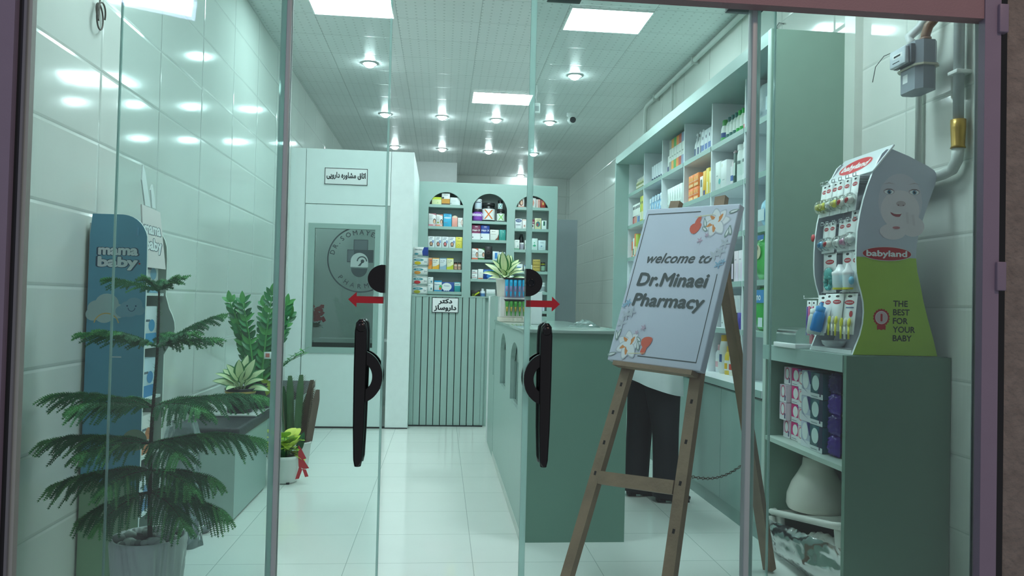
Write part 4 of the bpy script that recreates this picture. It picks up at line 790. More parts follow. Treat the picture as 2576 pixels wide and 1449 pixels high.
put('tool', 'wrapped_part', lambda n: B().tube([(0, -.1, .012), (0, 0, .03), (0, .06, .075)], [.022, .018, .012], M('#33465a', .3), 10).build(n, at=(0, 0, 0)), (1.76, 3.72, .052), .4, 'dark blue wrapped piece beside the ribbed hose', 'part')

# ================================================================ PLANTS
def leaf(b, p, d, up, L, W, m, curl=.3, n=6, rib=None, fold=.25, tip=1.0):
    """one curved leaf from p along d; curl bends it downwards; rib = colour of its inner part"""
    p = Vector(p); d = Vector(d).normalized(); up = Vector(up); side = d.cross(up)
    if side.length < 1e-4: side = d.orthogonal()
    side.normalize(); up = side.cross(d).normalized(); vs = []; cols = (-1, -.66, 0, .66, 1) if rib else (-1, 0, 1); k = len(cols)
    for i in range(n+1):
        t = i/n; a = curl*t; w = W/2*(sin(pi*min(1, t**.75*.97+.02)))**.8*(1 if i < n else .05)
        q = p+d*(L*t*cos(a*.6))-up*(L*t*sin(a*.6)); nu = up*cos(a)+d*sin(a)
        vs += [(q+side*w*c+nu*fold*w*abs(c))[:] for c in cols]
    for c in range(k-1): b.add(vs, [(k*i+c, k*i+c+1, k*i+k+c+1, k*i+k+c) for i in range(n)], rib if (rib and c in (1, 2)) else m, True)
PG, PG2, PG3 = M('#27663f', .4, n=.3), M('#3a8650', .35, n=.3), M('#5aa55a', .35, n=.25)
NEED = M('#3c8655', .5, n=.35, sc=25); NEED2 = M('#62b068', .5, n=.3, sc=25); STEM = M('#4a4030', .7)
POTW = M('#dde3df', .3); POTB = M('#15181a', .3); SOILM = M('#2c241d', .9, bump=.8)
def plant(name, loc, label, cat='potted plant', group=None): return thing(name, loc, label, cat, group)
# Norfolk pine
rng = random.Random(11)
NP = (-1.058, 2.93); r = plant('norfolk_pine', (NP[0], NP[1], 0), 'tall tiered pine plant in a white wavy pot inside the left glass')
b = B(); prof = [(.098, 0), (.102, .01)]+[(.102+.028*i/14, .01+.35*i/14) for i in range(1, 15)]+[(.122, .36), (.118, .34)]
b.lathe(prof, POTW, (NP[0], NP[1], 0), 120, disp=lambda a, z: ((.006)*sin(24*a+2.6*sin(14*z+2.5*sin(3*a))+16*z) if z < .355 else 0), capt=False)
b.lathe([(.001, 0), (.118, 0)], SOILM, (NP[0], NP[1], .335), 24, capb=False, capt=False); b.build('pot', r)
st = B()
for i in range(34):
    a, q = rng.uniform(0, 2*pi), .108*sqrt(rng.random()); k = rng.uniform(.012, .022)
    st.ball((NP[0]+q*cos(a), NP[1]+q*sin(a), .345+k*.4), (k*1.2, k, k*.75), M(rng.choice(('#c9cfc8', '#aab2ab', '#8c948e', '#d8dcd4')), .6), 8, 6)
st.build('pebbles', r)['kind'] = 'stuff'
t = B(); path = [(NP[0]+.006*sin(z*7)+.004*(z-.4), NP[1], z) for z in [.33+.94*i/24 for i in range(25)]]
t.tube(path, [.0095-.006*i/24 for i in range(25)], STEM, 8)
for i in range(420):
    z = rng.uniform(.42, 1.27); a = rng.uniform(0, 2*pi); x0 = NP[0]+.006*sin(z*7)+.004*(z-.4); q = .009-.005*(z-.33)/.94
    d = Vector((cos(a), sin(a), .55)); p0 = Vector((x0+q*cos(a), NP[1]+q*sin(a), z)); s = d.cross(Vector((0, 0, 1))).normalized()*.0012
    t.add([(p0-s)[:], (p0+s)[:], (p0+d*.015)[:]], [(0, 1, 2)], NEED)
t.build('trunk', r)
def twig(b, p, d, L, m, droop):
    """a needled branchlet: thin core with a dense brush of short flat needles"""
    n = max(3, int(L/.0075)); d = Vector(d).normalized(); P = Vector(p); dn = Vector((0, 0, -1)); pts = []
    for i in range(n+1):
        t_ = i/n; pts.append(P.copy()); P = P+(d+dn*droop*t_).normalized()*(L/n)
    sd = d.cross(dn).normalized() if abs(d.z) < .98 else Vector((1, 0, 0)); w = .0024
    for i in range(n):
        q, q2 = pts[i], pts[i+1]; ax = (q2-q).normalized(); up = sd.cross(ax); vs = []
        for k in range(6):
            a = pi*k/3+.5*(i % 2); e = (sd*cos(a)+up*sin(a)+ax*.7).normalized()*(.0115*(1-.4*i/n)); s2 = ax*w
            vs += [(q-s2)[:], (q+s2)[:], (q+e)[:]]
        b.add(vs, [(3*k, 3*k+1, 3*k+2) for k in range(6)], m)
    b.tube([pts[0][:], pts[n//2][:], pts[-1][:]], [.0028, .0024, .001], m, 3, cap=False)
TIERS = [(1.268, 0, [(2.9, .2, .22), (.3, .10, .6), (4.6, .10, .35), (1.7, .09, .3), (5.5, .1, .5)]),
         (1.06, 0, [(.35, .25, .55), (5.9, .24, .16), (2.95, .29, .16), (3.5, .2, .3), (4.3, .17, .25), (1.6, .15, .2), (5.5, .2, .28)]),
         (.835, .12, [(.12, .40, .16), (3.05, .37, .17), (3.9, .26, .1), (5.4, .28, .1), (1.2, .2, .1), (2.1, .2, .1)]),
         (.70, .2, [(.05, .40, .14), (3.2, .37, .12), (4.2, .25, .05), (5.2, .27, .05), (.9, .2, .05), (2.3, .22, .05)]),
         (.60, .3, [(-.25, .26, .0), (3.3, .335, -.02), (4.5, .22, .02), (5.4, .25, 0), (2.4, .2, 0)]),
         (.52, .42, [(-.15, .30, -.1), (3.4, .25, -.22), (4.4, .22, -.1), (5.3, .26, -.1), (1.2, .18, 0)])]
for z, dr, brs in TIERS:
    for az, L, el in brs:
        br = B(); n = int(L/.0115); d = Vector((cos(az), sin(az)*.62, el)).normalized(); P = Vector((NP[0]+.006*sin(z*7), NP[1], z)); pts = []
        for i in range(n+1):
            t_ = i/n; pts.append(P.copy()); P = P+(d+Vector((0, 0, -1))*(dr+.32)*t_**1.5+Vector((0, 0, .1))).normalized()*(L/n)
        br.tube([q[:] for q in pts], [.0042*(1-.75*i/n) for i in range(n+1)], NEED if z > 1 else STEM, 5)
        for i in range(1, n+1):
            t_ = i/n; ax = (pts[i]-pts[i-1]).normalized(); sd = ax.cross(Vector((0, 0, 1))).normalized()
            ll = (.04+.06*min(1, L/.3))*(sin(pi*min(1, .14+.76*t_))**.7)*(1.45 if z < .9 else 1.0)
            mm = NEED2 if t_ > .86 or rng.random() < .13 else NEED
            for sg in (-1, 1):
                if t_ < .1 and rng.random() < .6: continue
                twig(br, pts[i], sd*sg*rng.uniform(.5, .9)+ax*.8+Vector((0, 0, rng.uniform(-.25, .25)-.5*dr)), ll*rng.uniform(.75, 1.15), mm, .95+dr*1.6)
        twig(br, pts[-1], (pts[-1]-pts[-2]), .03, NEED2, .3); br.build('branch', r)

def pot_round(b, c, r0, r1, h, m, soil=True, lip=.006):
    b.lathe([(r0, 0), (r0*1.01, .004), (r1, h-lip*2), (r1+lip*.6, h-lip*1.8), (r1+lip*.6, h), (r1-.006, h), (r1-.008, h-.02)], m, c, 32, capt=False)
    if soil: b.lathe([(.001, 0), (r1-.006, 0)], SOILM, (c[0], c[1], c[2]+h-.02), 20, capb=False, capt=False)
def agla(name, loc, s, n, label, seed, potm, ph, pr):
    """aglaonema: broad pointed cream leaves with green edges"""
    r = plant(name, loc, label); b = B(); pot_round(b, loc, pr*.82, pr, ph, potm); pt = b.build('pot', r)
    g = random.Random(seed); f = B(); mE = M('#3f7d48', .4, n=.25); mC = M('#d3dfae', .4, n=.12, sc=40)
    for i in range(n):
        az = 2.4*i+g.uniform(-.3, .3); tier = i/n; el = .25+1.15*tier; q = .03*(1-tier)
        d = Vector((cos(az)*cos(el), sin(az)*cos(el), sin(el))); p = Vector(loc)+Vector((q*cos(az), q*sin(az), ph-.01+s*.25*tier))
        f.tube([(p-Vector((0, 0, .03)))[:], (p+d*s*.12)[:]], .004, M('#b9cf9a', .5), 5)
        leaf(f, p+d*s*.1, d, Vector((0, -.6, 1)) if el < 1.1 else Vector((0, -1, .2)), s*g.uniform(.62, .8), s*.36, mE, .7-.5*tier, 8, mC, .18)
    f.build('foliage', r); return r, pt
# bench group
r = plant('zz_plant', (-1.17, 5.06, .537), 'tall dark green plant of upright glossy stems on the bench board')
b = B(); pot_round(b, (-1.17, 5.06, .537), .072, .092, .165, POTB); b.build('pot', r)
b = B(); g = random.Random(5)
for k in range(13):
    az = g.uniform(0, 2*pi) if k > 3 else (3.3, .1, 5.2, 3.6)[k]; ln = g.uniform(.36, .56) if k > 3 else (.56, .54, .6, .5)[k]; lean = g.uniform(.06, .26)
    d = Vector((cos(az)*lean, sin(az)*lean*.7, 1)).normalized(); p = Vector((-1.17+.04*cos(az), 5.06+.03*sin(az), .68)); n = int(ln/.037); pts = []
    for i in range(n+1): pts.append(p.copy()); p = p+(d+Vector((cos(az)*.22*i/n, sin(az)*.15*i/n, 0))).normalized()*(ln/n)
    b.tube([q[:] for q in pts], [.009*(1-.7*i/n) for i in range(n+1)], PG3, 6)
    ra = g.uniform(-.7, .7); sd = Vector((cos(ra), sin(ra), 0))
    for i in range(1, n+1):
        ax = (pts[i]-pts[i-1]).normalized()
        for sg in (-1, 1):
            dd = sd*sg*.8+ax*.9; nrm = Vector((g.uniform(-1, 1), -1, g.uniform(-.2, 1))); leaf(b, pts[i], dd, nrm, g.uniform(.07, .095)*(1-.2*i/n), .034, (PG, PG2, PG2, PG3)[(k+i) % 4], .3, 5, None, .15)
    leaf(b, pts[-1], d, (0, -1, .2), .08, .036, PG3, .1, 5)
b.build('foliage', r)
b = B()
b.tube([(-1.075, 5.01, .68), (-1.05, 4.99, .64), (-1.045, 4.985, .55), (-1.03, 4.98, .46)], [.004, .016, .014, .009], M('#86b04a', .4), 6)
for dx, dz in ((-.06, .03), (.03, .04), (-.03, -.05)): leaf(b, (-1.075, 4.995, .69), (dx, -.01, dz), (0, -1, 0), .09, .035, M('#a8bf4a', .4), .5)
b.build('ribbon', r)
B().rbox(-1.125, -1.075, 4.975, 4.978, .86, .905, CARD, .001, 1).rect(-1.115, -1.09, .87, .895, 4.9745, M('#d07a70', .5)).build('tag_card', r)
r, pt = agla('aglaonema', (-1.235, 4.86, .537), .2, 17, 'cream and green leafed plant in a black pot with gold band', 4, POTB, .15, .09)
b = B(); b.lathe([(.0915, 0), (.0925, .001), (.0925, .011), (.0915, .012)], M('#b9a05a', .3, .6), (-1.235, 4.86, .657), 32, capb=False, capt=False); b.build('gold_band', pt)
# small white pot with thin shoots
r = plant('small_potted_plant', (-1.33, 6.34, .523), 'small white pot with thin shoots on the second bench')
b = B(); pot_round(b, (-1.33, 6.34, .523), .035, .045, .1, POTW); b.build('pot', r); b = B(); g = random.Random(8)
for k in range(7):
    az = g.uniform(-.6, .9); p = Vector((-1.33, 6.34, .61)); d = Vector((cos(az)*.5, sin(az)*.3-.15, 1)).normalized(); pts = []
    for i in range(9): pts.append(p[:]); p = p+(d+Vector((.12*i, 0, -.05*i))).normalized()*g.uniform(.03, .048)
    b.tube(pts, .0022, PG2, 5)
    for i in range(3, 9): leaf(b, pts[i], (g.uniform(-1, 1), g.uniform(-1, 1), .3), (0, 0, 1), .045, .02, PG3, .3, 4)
b.build('foliage', r)
# yellow leafed plant and red ribbon
YP = (-1.04, 5.3); r = plant('yellow_leaf_plant', (YP[0], YP[1], 0), 'lime yellow leafed plant in a white floor pot beside the bench')
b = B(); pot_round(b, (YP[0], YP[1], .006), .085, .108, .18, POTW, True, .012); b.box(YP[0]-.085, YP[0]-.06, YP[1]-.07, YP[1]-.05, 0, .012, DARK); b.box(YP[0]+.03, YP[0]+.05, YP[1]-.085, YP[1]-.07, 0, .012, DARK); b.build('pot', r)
b = B(); g = random.Random(2); yl = [M('#c4da48', .4, n=.2), M('#dfe868', .4, n=.2), M('#a0c84a', .4, n=.2)]
for i in range(42):
    az = g.uniform(0, 2*pi); el = g.uniform(-.1, 1.2); q = g.uniform(0, .095)
    p = Vector((YP[0]+q*cos(az), YP[1]+q*sin(az), g.uniform(.19, .31))); d = (cos(az)*cos(el), sin(az)*cos(el), sin(el))
    b.tube([(YP[0]+q*.4*cos(az), YP[1]+q*.4*sin(az), .165), p[:]], .003, PG3, 5); leaf(b, p, d, (0, 0, 1), g.uniform(.085, .115), .09, yl[i % 3], .8, 6, None, .12)
leaf(b, (YP[0]+.09, YP[1]-.02, .2), (.25, 0, 1), (0, -1, 0), .15, .05, PG, .2); b.build('foliage', r)
b = B(); bx, by = YP[0]+.1, YP[1]-.06; rm = M('#c02a34', .4)
for pts in ([(0, .26), (.02, .235), (.055, .17), (.035, .165), (.0, .2)], [(.0, .2), (.035, .165), (.075, .105), (.04, .1), (.005, .115)], [(.01, .12), (-.015, .03), (.01, .035), (.03, .095)], [(.03, .1), (.05, .045), (.072, .05), (.055, .095)]):
    b.prism([(bx+x, z) for x, z in pts], (by, by+.004), rm)
b.build('ribbon', r)
# tall cactus
r = plant('tall_cactus', (-1.035, 5.72, 0), 'tall dark ridged cactus with spiny leaves behind the yellow plant')
b = B(); pot_round(b, (-1.035, 5.72, 0), .08, .1, .2, M('#d5d8d4', .4)); b.build('pot', r)
b = B(); g = random.Random(6); cm = M('#4a6f4c', .5, n=.3); cm2 = M('#6a5a50', .6, n=.3)
for cx, cy, h, lean in ((0, -.02, .51, .02), (-.045, 0, .5, -.02), (.045, .01, .47, .05), (-.075, .02, .42, -.05), (.075, .0, .40, .06), (.02, .05, .36, .04)):
    n = 16; vs = []; ph = g.uniform(0, 2)
    for j in range(n+1):
        t_ = j/n; rr_ = .030*(1-.5*max(0, t_-.8)*5*.9)*(1 if j else .8)
        for k in range(6):
            a = ph+pi*k/3; q = rr_ if k % 2 == 0 else rr_*.38
            vs.append((-1.035+cx+lean*t_+q*cos(a), 5.72+cy+q*sin(a), .18+h*t_))
    b.add(vs, [(j*6+k, j*6+(k+1) % 6, (j+1)*6+(k+1) % 6, (j+1)*6+k) for j in range(n) for k in range(6)]+[tuple(n*6+k for k in range(6))], cm if cx < .03 else cm2, False)
    for j in range(int(h/.014)):
        t_ = j*.014/h
        for k in (0, 2, 4):
            a = ph+pi*k/3; q = .029*(1-.45*max(0, t_-.8)*5); p = Vector((-1.035+cx+lean*t_+q*cos(a), 5.72+cy+q*sin(a), .18+h*t_)); d = Vector((cos(a), sin(a), .7)).normalized()*.032
            s = Vector((-sin(a), cos(a), 0))*.0045; b.add([(p-s)[:], (p+s)[:], (p+d+Vector((0, 0, .006)))[:]], [(0, 1, 2)], M('#8a7868', .6))
b.build('stems', r)
# red flowers in the booth
r = plant('red_flower_plant', (-1.245, 7.7, .866), 'red flowering plant in a white pot seen through the booth window')
b = B(); pot_round(b, (-1.245, 7.7, .866), .04, .055, .105, POTW); b.build('pot', r); b = B(); g = random.Random(9)
for i in range(26): leaf(b, (-1.245, 7.7, .965), (g.uniform(-1, 1), g.uniform(-1, 1), g.uniform(.2, 1.3)), (0, 0, 1), .09, .045, PG, .4, 4)
b.build('foliage', r); b = B()
for i in range(34):
    p = (-1.245+g.uniform(-.07, .075), 7.7+g.uniform(-.06, .06), 1.06+g.uniform(-.02, .12)); 
    for k in range(4): leaf(b, p, (cos(k*pi/2+i), -.2, sin(k*pi/2+i)), (0, -1, 0), .024, .026, M('#c02c3a', .5, n=.2), .3, 3)
b.build('flowers', r)
# counter corner: white display box, tube racks, aglaonema
tag(B().rbox(.425, .605, 5.5, 5.7, 1.150, 1.30, M('#eef0ef', .15), .004).build('display_box'), 'glossy white display box on the service counter', 'box')
tag(B().rbox(.422, .64, 5.44, 5.72, 1.1185, 1.149, M('#e2ddcf', .4), .003).build('display_board'), 'cream board under the white display box', 'board')
agla('aglaonema', (.465, 5.6, 1.301), .2, 19, 'cream and green leafed plant in a white pot on the counter', 21, M('#ebe8df', .3), .135, .068)
for lev, (z, c, c2, lab, gl) in enumerate(((1.30, '#35b4e4', '#a890c0', 'sky blue toothpaste tube hanging in the upper rack', 'blue tubes in the upper rack'), (1.165, '#4f9a48', '#c0a050', 'green toothpaste tube standing in the lower rack', 'green tubes in the lower rack'))):
    r = thing('tube_rack', (.51, 5.44, z), ('upper' if lev == 0 else 'lower')+' dark rack of toothpaste tubes in front of the white box', 'rack')
    zt = z+(.125 if lev == 0 else .105)
    b = B(); b.prism([(.445+.01*lev, zt), (.60, zt), (.60, zt+.012), (.435+.01*lev, zt+.012)], (5.40, 5.44), M('#2a2c30', .4)); b.build('rack_bar', r)
    B().rbox(.452, .60, 5.445, 5.455, z-.005, zt+.01, M('#b0a4c0' if lev == 0 else '#d8d4cc', .3), .002, 1).build('rack_back', r)
    for i in range(5):
        x = .463+.031*i+.005*lev; q = dup(PROD[('tt', lev)], (x, 5.41, zt-.124 if lev == 0 else zt-.108), 0, lab, gl) if ('tt', lev) in PROD else None
        if q is None:
            b = B(); h = .122 if lev == 0 else .106
            b.loft([(0, 0, 0, .003, .003), (0, 0, h*.1, .005, .005), (0, 0, h*.8, .0125, .010), (0, 0, h, .0135, .009)], M(c, .3), 12)
            q = b.build('toothpaste_tube', at=(0, 0, 0)); PROD[('tt', lev)] = q
            B().loft([(0, -.001, h*.3, .006, .0065), (0, -.002, h*.62, .008, .0085)], M(c2, .3), 10).build('label_band', q)
            q.location = (x, 5.41, zt-.124 if lev == 0 else zt-.108); tag(q, lab, 'tube', gl)
tag(B().rbox(.585, .655, 4.9, 4.96, 1.1185, 1.33, M('#eef2f3', .2), .004).build('white_carton'), 'plain white tall carton on the counter behind the red arrow', 'carton')
b = B(); g = random.Random(1); vs = []
for j in range(7):
    for i in range(12):
        a = 2*pi*i/12; q = .07*(1-j/7.5)*g.uniform(.75, 1.2); vs.append((.87+q*cos(a)*1.3, 4.55+q*sin(a), 1.1185+.045*(j/6)**.8*g.uniform(.8, 1.1)))
b.add(vs, [(j*12+i, j*12+(i+1) % 12, (j+1)*12+(i+1) % 12, (j+1)*12+i) for j in range(6) for i in range(12)], WRAP, False)
tag(b.build('crumpled_bag'), 'small crumpled clear plastic bag on the counter top', 'bag')

# ================================================================ EASEL
T_, U_, N_ = Vector((.5983, -.8008, -.0264)), Vector((.2777, .1763, .9444)), Vector((-.7516, -.5723, .3278)); CC = Vector((1.0139, 3.272, 1.355))
r = thing('easel', (1.02, 3.1, 0), 'weathered brown wooden A-frame easel holding the welcome canvas', 'easel')
def onp(s, t, d=.0): return CC+T_*s+U_*t-N_*d
def foot(p, q, z=0.0):
    k = (z-p.z)/(q.z-p.z); return p+(q-p)*k
def timber(name, a, c, w, d, wd, holes=()):
    b = B(); b.beam(a, c, w, d, wd, WOOD); o = b.build(name, r)
    if holes:
        hb = B(); ax = (c-a).normalized()
        for k in holes:
            p = a+(c-a)*k-N_*(-d/2-.0006)*1.0
            t1 = T_*.006; u1 = U_*.009
            hb.add([(p-t1-u1)[:], (p+t1-u1)[:], (p+t1+u1)[:], (p-t1+u1)[:]], [(0, 1, 2, 3)], M('#17110c', .9))
        hb.build('peg_holes', o)
    return o
Lt, Lm = Vector((1.078, 3.47, 1.758)), Vector((.836, 3.336, .966)); Ll = Vector((.547, 3.216, .093)); Lf = foot(Lt, Ll, .012)
Rt, Rl = Vector((1.225, 3.279, 1.76)), Vector((.882, 2.849, .221)); Rf = foot(Rt, Rl, .012)
timber('front_leg', Lt-N_*.027, Lf-N_*.027, .052, .032, T_, (.49, .56, .635, .71))
timber('front_leg', Rt-N_*.027, Rf-N_*.027, .052, .032, T_, (.51, .6, .69, .79))
timber('crossbar', Vector((.71, 3.262, .50)), Vector((.95, 2.972, .527)), .055, .03, U_)
top = (Lt+Rt)/2-N_*.05; RB = Vector((1.59, 3.50, .012)); top.z = 1.70; top.x += .06
timber('rear_leg', top, RB, .05, .035, T_)
timber('top_crossbar', Lt-N_*.04-U_*.06, Rt-N_*.04-U_*.06, .045, .025, U_)
timber('canvas_ledge', onp(-.2, -.39, .01), onp(.22, -.39, .01), .02, .05, U_)
b = B(); p0 = Rt+(Rf-Rt)*.67-N_*.03; p1 = top+(RB-top)*.68; n = 30
for i in range(n):
    t_ = (i+.5)/n; c0 = p0+(p1-p0)*t_-Vector((0, 0, .05*sin(pi*t_))); ax = (p1-p0).normalized(); u = Vector((0, 0, 1)) if i % 2 else ax.cross(Vector((0, 0, 1))).normalized()
    b.tube([(c0+ax*.011*cos(a)+u*.0055*sin(a))[:] for a in [2*pi*k/8 for k in range(8)]], .0018, M('#5a5048', .4, .6), 4, closed=True)
b.build('chain', r)
# canvas
b = B(); b.T = Matrix((T_, -N_, U_)).transposed().to_4x4(); b.T.translation = CC
CV = M('#c2c7d6', .7, n=.02, bump=.12, bsc=700); HW, HH = .25, .3775
b.rbox(-HW, HW, 0, .04, -HH, HH, CV, .006, 3)
TX = M('#4a5153', .7); y = -.0006
for q in ((-.232, .06, .346, .351), (-.085, .222, -.346, -.341), (-.234, -.230, -.1, .351), (.218, .222, -.346, .05)): b.rect(*q, y, TX)
b.text('welcome to', .002, .1, .05, y, TX, w=.342, bold=.03, shear=.3); 
b.text('Dr.Minaei', -.002, -.0145, .064, y-.0001, M('#8d959c', .7), w=.375, bold=.03, shear=.12); b.text('Dr.Minaei', -.004, -.011, .064, y-.0004, TX, w=.375, bold=.045, shear=.12)
b.text('Pharmacy', .003, -.1125, .061, y-.0001, M('#8d959c', .7), w=.378, bold=.03, shear=.12); b.text('Pharmacy', .001, -.109, .061, y-.0004, TX, w=.378, bold=.045, shear=.12)
COR, ORG, WP, GRN, BLU, PNK, GRY = M('#d0604c', .7), M('#d08850', .7), M('#dadcdf', .7), M('#7f948e', .7), M('#86aac4', .7), M('#b8a0b4', .7), M('#b4bac4', .7)
BK_ = [0]
def blob(cx, cz, L, W, ang, m, k=0):
    BK_[0] += 1; b.art([(cx+L/2*cos(a)*cos(ang)-W/2*sin(a)*sin(ang)*(1-.35*cos(a)), cz+L/2*cos(a)*sin(ang)+W/2*sin(a)*cos(ang)*(1-.35*cos(a))) for a in [2*pi*i/14 for i in range(14)]], y-.0003-.00002*BK_[0], m)
def star(cx, cz, q, m):
    for i in range(5): blob(cx+q*.55*cos(i*1.257), cz+q*.55*sin(i*1.257), q, q*.38, i*1.257, m, 3)
for sg in (1, -1):
    cx, cz = (.152, .292) if sg > 0 else (-.15, -.298)
    for i, a in enumerate((.2, 1.0, 1.8, 2.7, 3.6, 4.5, 5.4)): blob(cx+.035*cos(a), cz+.035*sin(a), .075, .05, a, GRY, 0); blob(cx+.032*cos(a), cz+.032*sin(a), .066, .042, a, WP, 1)
    for i, a in enumerate((.9, 2.3, 3.5, 4.6)): blob(cx+.026*cos(a), cz+.026*sin(a), .046, .018, a+.2, ORG, 2)
    for a in (1.6, 3.0, 5.2): blob(cx+.016*cos(a), cz+.016*sin(a), .036, .024, a, WP, 4)
    px, pz = cx-sg*.098, cz-sg*.022
    blob(px, pz, .062, .05, .6, COR, 2); blob(px+sg*.006, pz+sg*.035, .05, .026, 1.3, COR, 3)
    for dx, dz, a, L in ((-.055, .0, 1.9, .05), (-.05, -.03, 2.5, .035), (.07, -.045, 1.3, .06), (.08, -.04, 1.9, .05), (.078, .05, .3, .05)):
        blob(cx+sg*dx, cz+sg*dz, L, .016, a, GRN, 2); blob(cx+sg*dx, cz+sg*dz, L*.7, .008, a, WP, 3)
    for dx, dz in ((.07, -.10), (.055, -.14), (.03, -.155)):
        star(cx+sg*dx, cz+sg*dz, .026, GRY)
    star(cx+sg*.062, cz-sg*.2, .02, BLU); star(cx+sg*.082, cz-sg*.185, .014, BLU); star(cx-sg*.06, cz-sg*.085, .016, PNK); star(cx-sg*.03, cz-sg*.06, .012, PNK)
    blob(cx-sg*.06, cz+sg*.035, .11, .004, .1, M('#d8cfa8', .7), 0)
tag(b.build('welcome_canvas', at=CC-U_*.3775), 'white welcome canvas with coral flowers standing on the wooden easel', 'sign')

# ================================================================ PERSON
r = thing('person', (1.4, 4.87, 0), 'person in white coat and black trousers standing behind the easel', 'person')
J = {'pel': ((1.40, 4.87, .90), .13), 'spi': ((1.40, 4.88, 1.12), .115), 'che': ((1.40, 4.88, 1.28), .125), 'nek': ((1.405, 4.88, 1.43), .055), 'hed': ((1.42, 4.88, 1.50), .07), 'hd2': ((1.425, 4.88, 1.57), .085), 'top': ((1.415, 4.88, 1.63), .06),
     'hl': ((1.37, 4.93, .86), .1), 'kl': ((1.33, 4.95, .47), .06), 'al': ((1.315, 4.945, .09), .04), 'tl': ((1.40, 4.95, .045), .034), 'hr': ((1.43, 4.81, .86), .1), 'kr': ((1.46, 4.79, .47), .06), 'ar': ((1.465, 4.785, .09), .04), 'tr': ((1.56, 4.775, .045), .034),
     'sl': ((1.40, 5.04, 1.37), .06), 'el': ((1.42, 5.10, 1.10), .045), 'wl': ((1.60, 5.05, 1.06), .03), 'sr': ((1.40, 4.72, 1.37), .06), 'er': ((1.43, 4.67, 1.10), .045), 'wr': ((1.60, 4.74, 1.07), .03)}
E_ = 'pel-spi spi-che che-nek nek-hed hed-hd2 hd2-top pel-hl hl-kl kl-al al-tl pel-hr hr-kr kr-ar ar-tr che-sl sl-el el-wl che-sr sr-er er-wr'.split()
for s_ in 'lr':
    w = Vector(J['w'+s_][0]); sgn = 1 if s_ == 'l' else -1; J['pm'+s_] = ((w+Vector((.05, 0, .0)))[:], .026); E_.append('w%s-pm%s' % (s_, s_))
    for k in range(4):
        a_ = 'f%d%s' % (k, s_); J[a_] = ((w+Vector((.085, sgn*(.024-.016*k), .008-.004*k)))[:], .009); J[a_+'t'] = ((w+Vector((.135-.008*abs(k-1.4), sgn*(.026-.017*k), -.014)))[:], .008); E_ += ['pm%s-%s' % (s_, a_), '%s-%st' % (a_, a_)]
    J['th'+s_] = ((w+Vector((.05, -sgn*.035, .004)))[:], .01); J['tt'+s_] = ((w+Vector((.085, -sgn*.045, -.005)))[:], .008); E_ += ['w%s-th%s' % (s_, s_), 'th%s-tt%s' % (s_, s_)]
K = list(J); me = bpy.data.meshes.new('body'); off = world(r)
me.from_pydata([(Vector(J[k][0])-off)[:] for k in K], [tuple(K.index(x) for x in e.split('-')) for e in E_], [])
o = bpy.data.objects.new('body', me); COL.objects.link(o); o.parent = r; me.materials.append(M('#c99a80', .5))
sk = o.modifiers.new('skin', 'SKIN'); sk.use_smooth_shade = True
for i, k in enumerate(K): me.skin_vertices[0].data[i].radius = (J[k][1], J[k][1])
me.skin_vertices[0].data[0].use_root = True; o.modifiers.new('smooth', 'SUBSURF').levels = 1; o.modifiers['smooth'].render_levels = 2
TR = M('#14181f', .75, n=.15)
b = B()
for hx, hy, kx, ky, ax_, ay in ((1.375, 4.925, 1.335, 4.95, 1.315, 4.945), (1.43, 4.81, 1.462, 4.79, 1.468, 4.785)):
    b.loft([(ax_, ay, .035, .085, .075), (ax_, ay, .1, .083, .074), ((ax_+kx)/2, (ay+ky)/2, .28, .082, .075), (kx, ky, .47, .086, .08), ((kx+hx)/2, (ky+hy)/2, .66, .11, .1), (hx, hy, .86, .135, .115)], TR, 24)
b.loft([(1.40, 4.87, .76, .15, .15), (1.40, 4.87, .88, .165, .175), (1.40, 4.87, 1.0, .15, .16)], TR, 24); b.build('trousers', r)
CO = M('#e8eff0', .6, bump=.35, bsc=14); b = B(); vs = []; ns = 40; zz = [.745, .82, .92, 1.0, 1.1, 1.22, 1.33, 1.39, 1.42]; rx = [.195, .19, .185, .175, .16, .165, .15, .11, .075]; ry = [.215, .21, .2, .185, .175, .19, .2, .15, .07]
for j, z in enumerate(zz):
    for i in range(ns):
        a = 2*pi*i/ns; k = 1+.035*sin(9*a+1)*(1-j/8); vs.append((1.40+rx[j]*cos(a)*k, 4.875+ry[j]*sin(a)*k, z-(.05*cos(a)+.03*cos(a+1.3))*(j == 0)))
b.add(vs, [(j*ns+i, j*ns+(i+1) % ns, (j+1)*ns+(i+1) % ns, (j+1)*ns+i) for j in range(8) for i in range(ns)], CO, True)
for s_ in 'lr': b.tube([J['s'+s_][0], ((Vector(J['s'+s_][0])+Vector(J['e'+s_][0]))/2)[:], J['e'+s_][0], ((Vector(J['e'+s_][0])+Vector(J['w'+s_][0]))/2)[:], (Vector(J['w'+s_][0])-Vector((.02, 0, 0)))[:]], [.085, .075, .066, .056, .048], CO, 16)
b.build('white_coat', r)
b = B()
for x0, y0 in ((1.315, 4.945), (1.468, 4.785)):
    b.loft([(x0+.05, y0-.005, .014, .115, .04), (x0+.05, y0-.005, .03, .118, .043), (x0+.03, y0, .06, .09, .04), (x0, y0, .1, .045, .038)], M('#17181b', .35), 18)
    b.box(x0-.055, x0-.005, y0-.03, y0+.03, 0, .03, M('#17181b', .35)).box(x0+.04, x0+.15, y0-.035, y0+.03, 0, .014, M('#17181b', .35))
b.build('shoes', r)
b = B(); b.ball((1.395, 4.88, 1.59), (.115, .1, .115), M('#201a18', .7, bump=.4)); b.loft([(1.36, 4.88, 1.40, .05, .08), (1.35, 4.88, 1.5, .07, .095), (1.37, 4.88, 1.6, .09, .1)], M('#201a18', .7, bump=.4), 18); b.build('hair', r)
b = B()
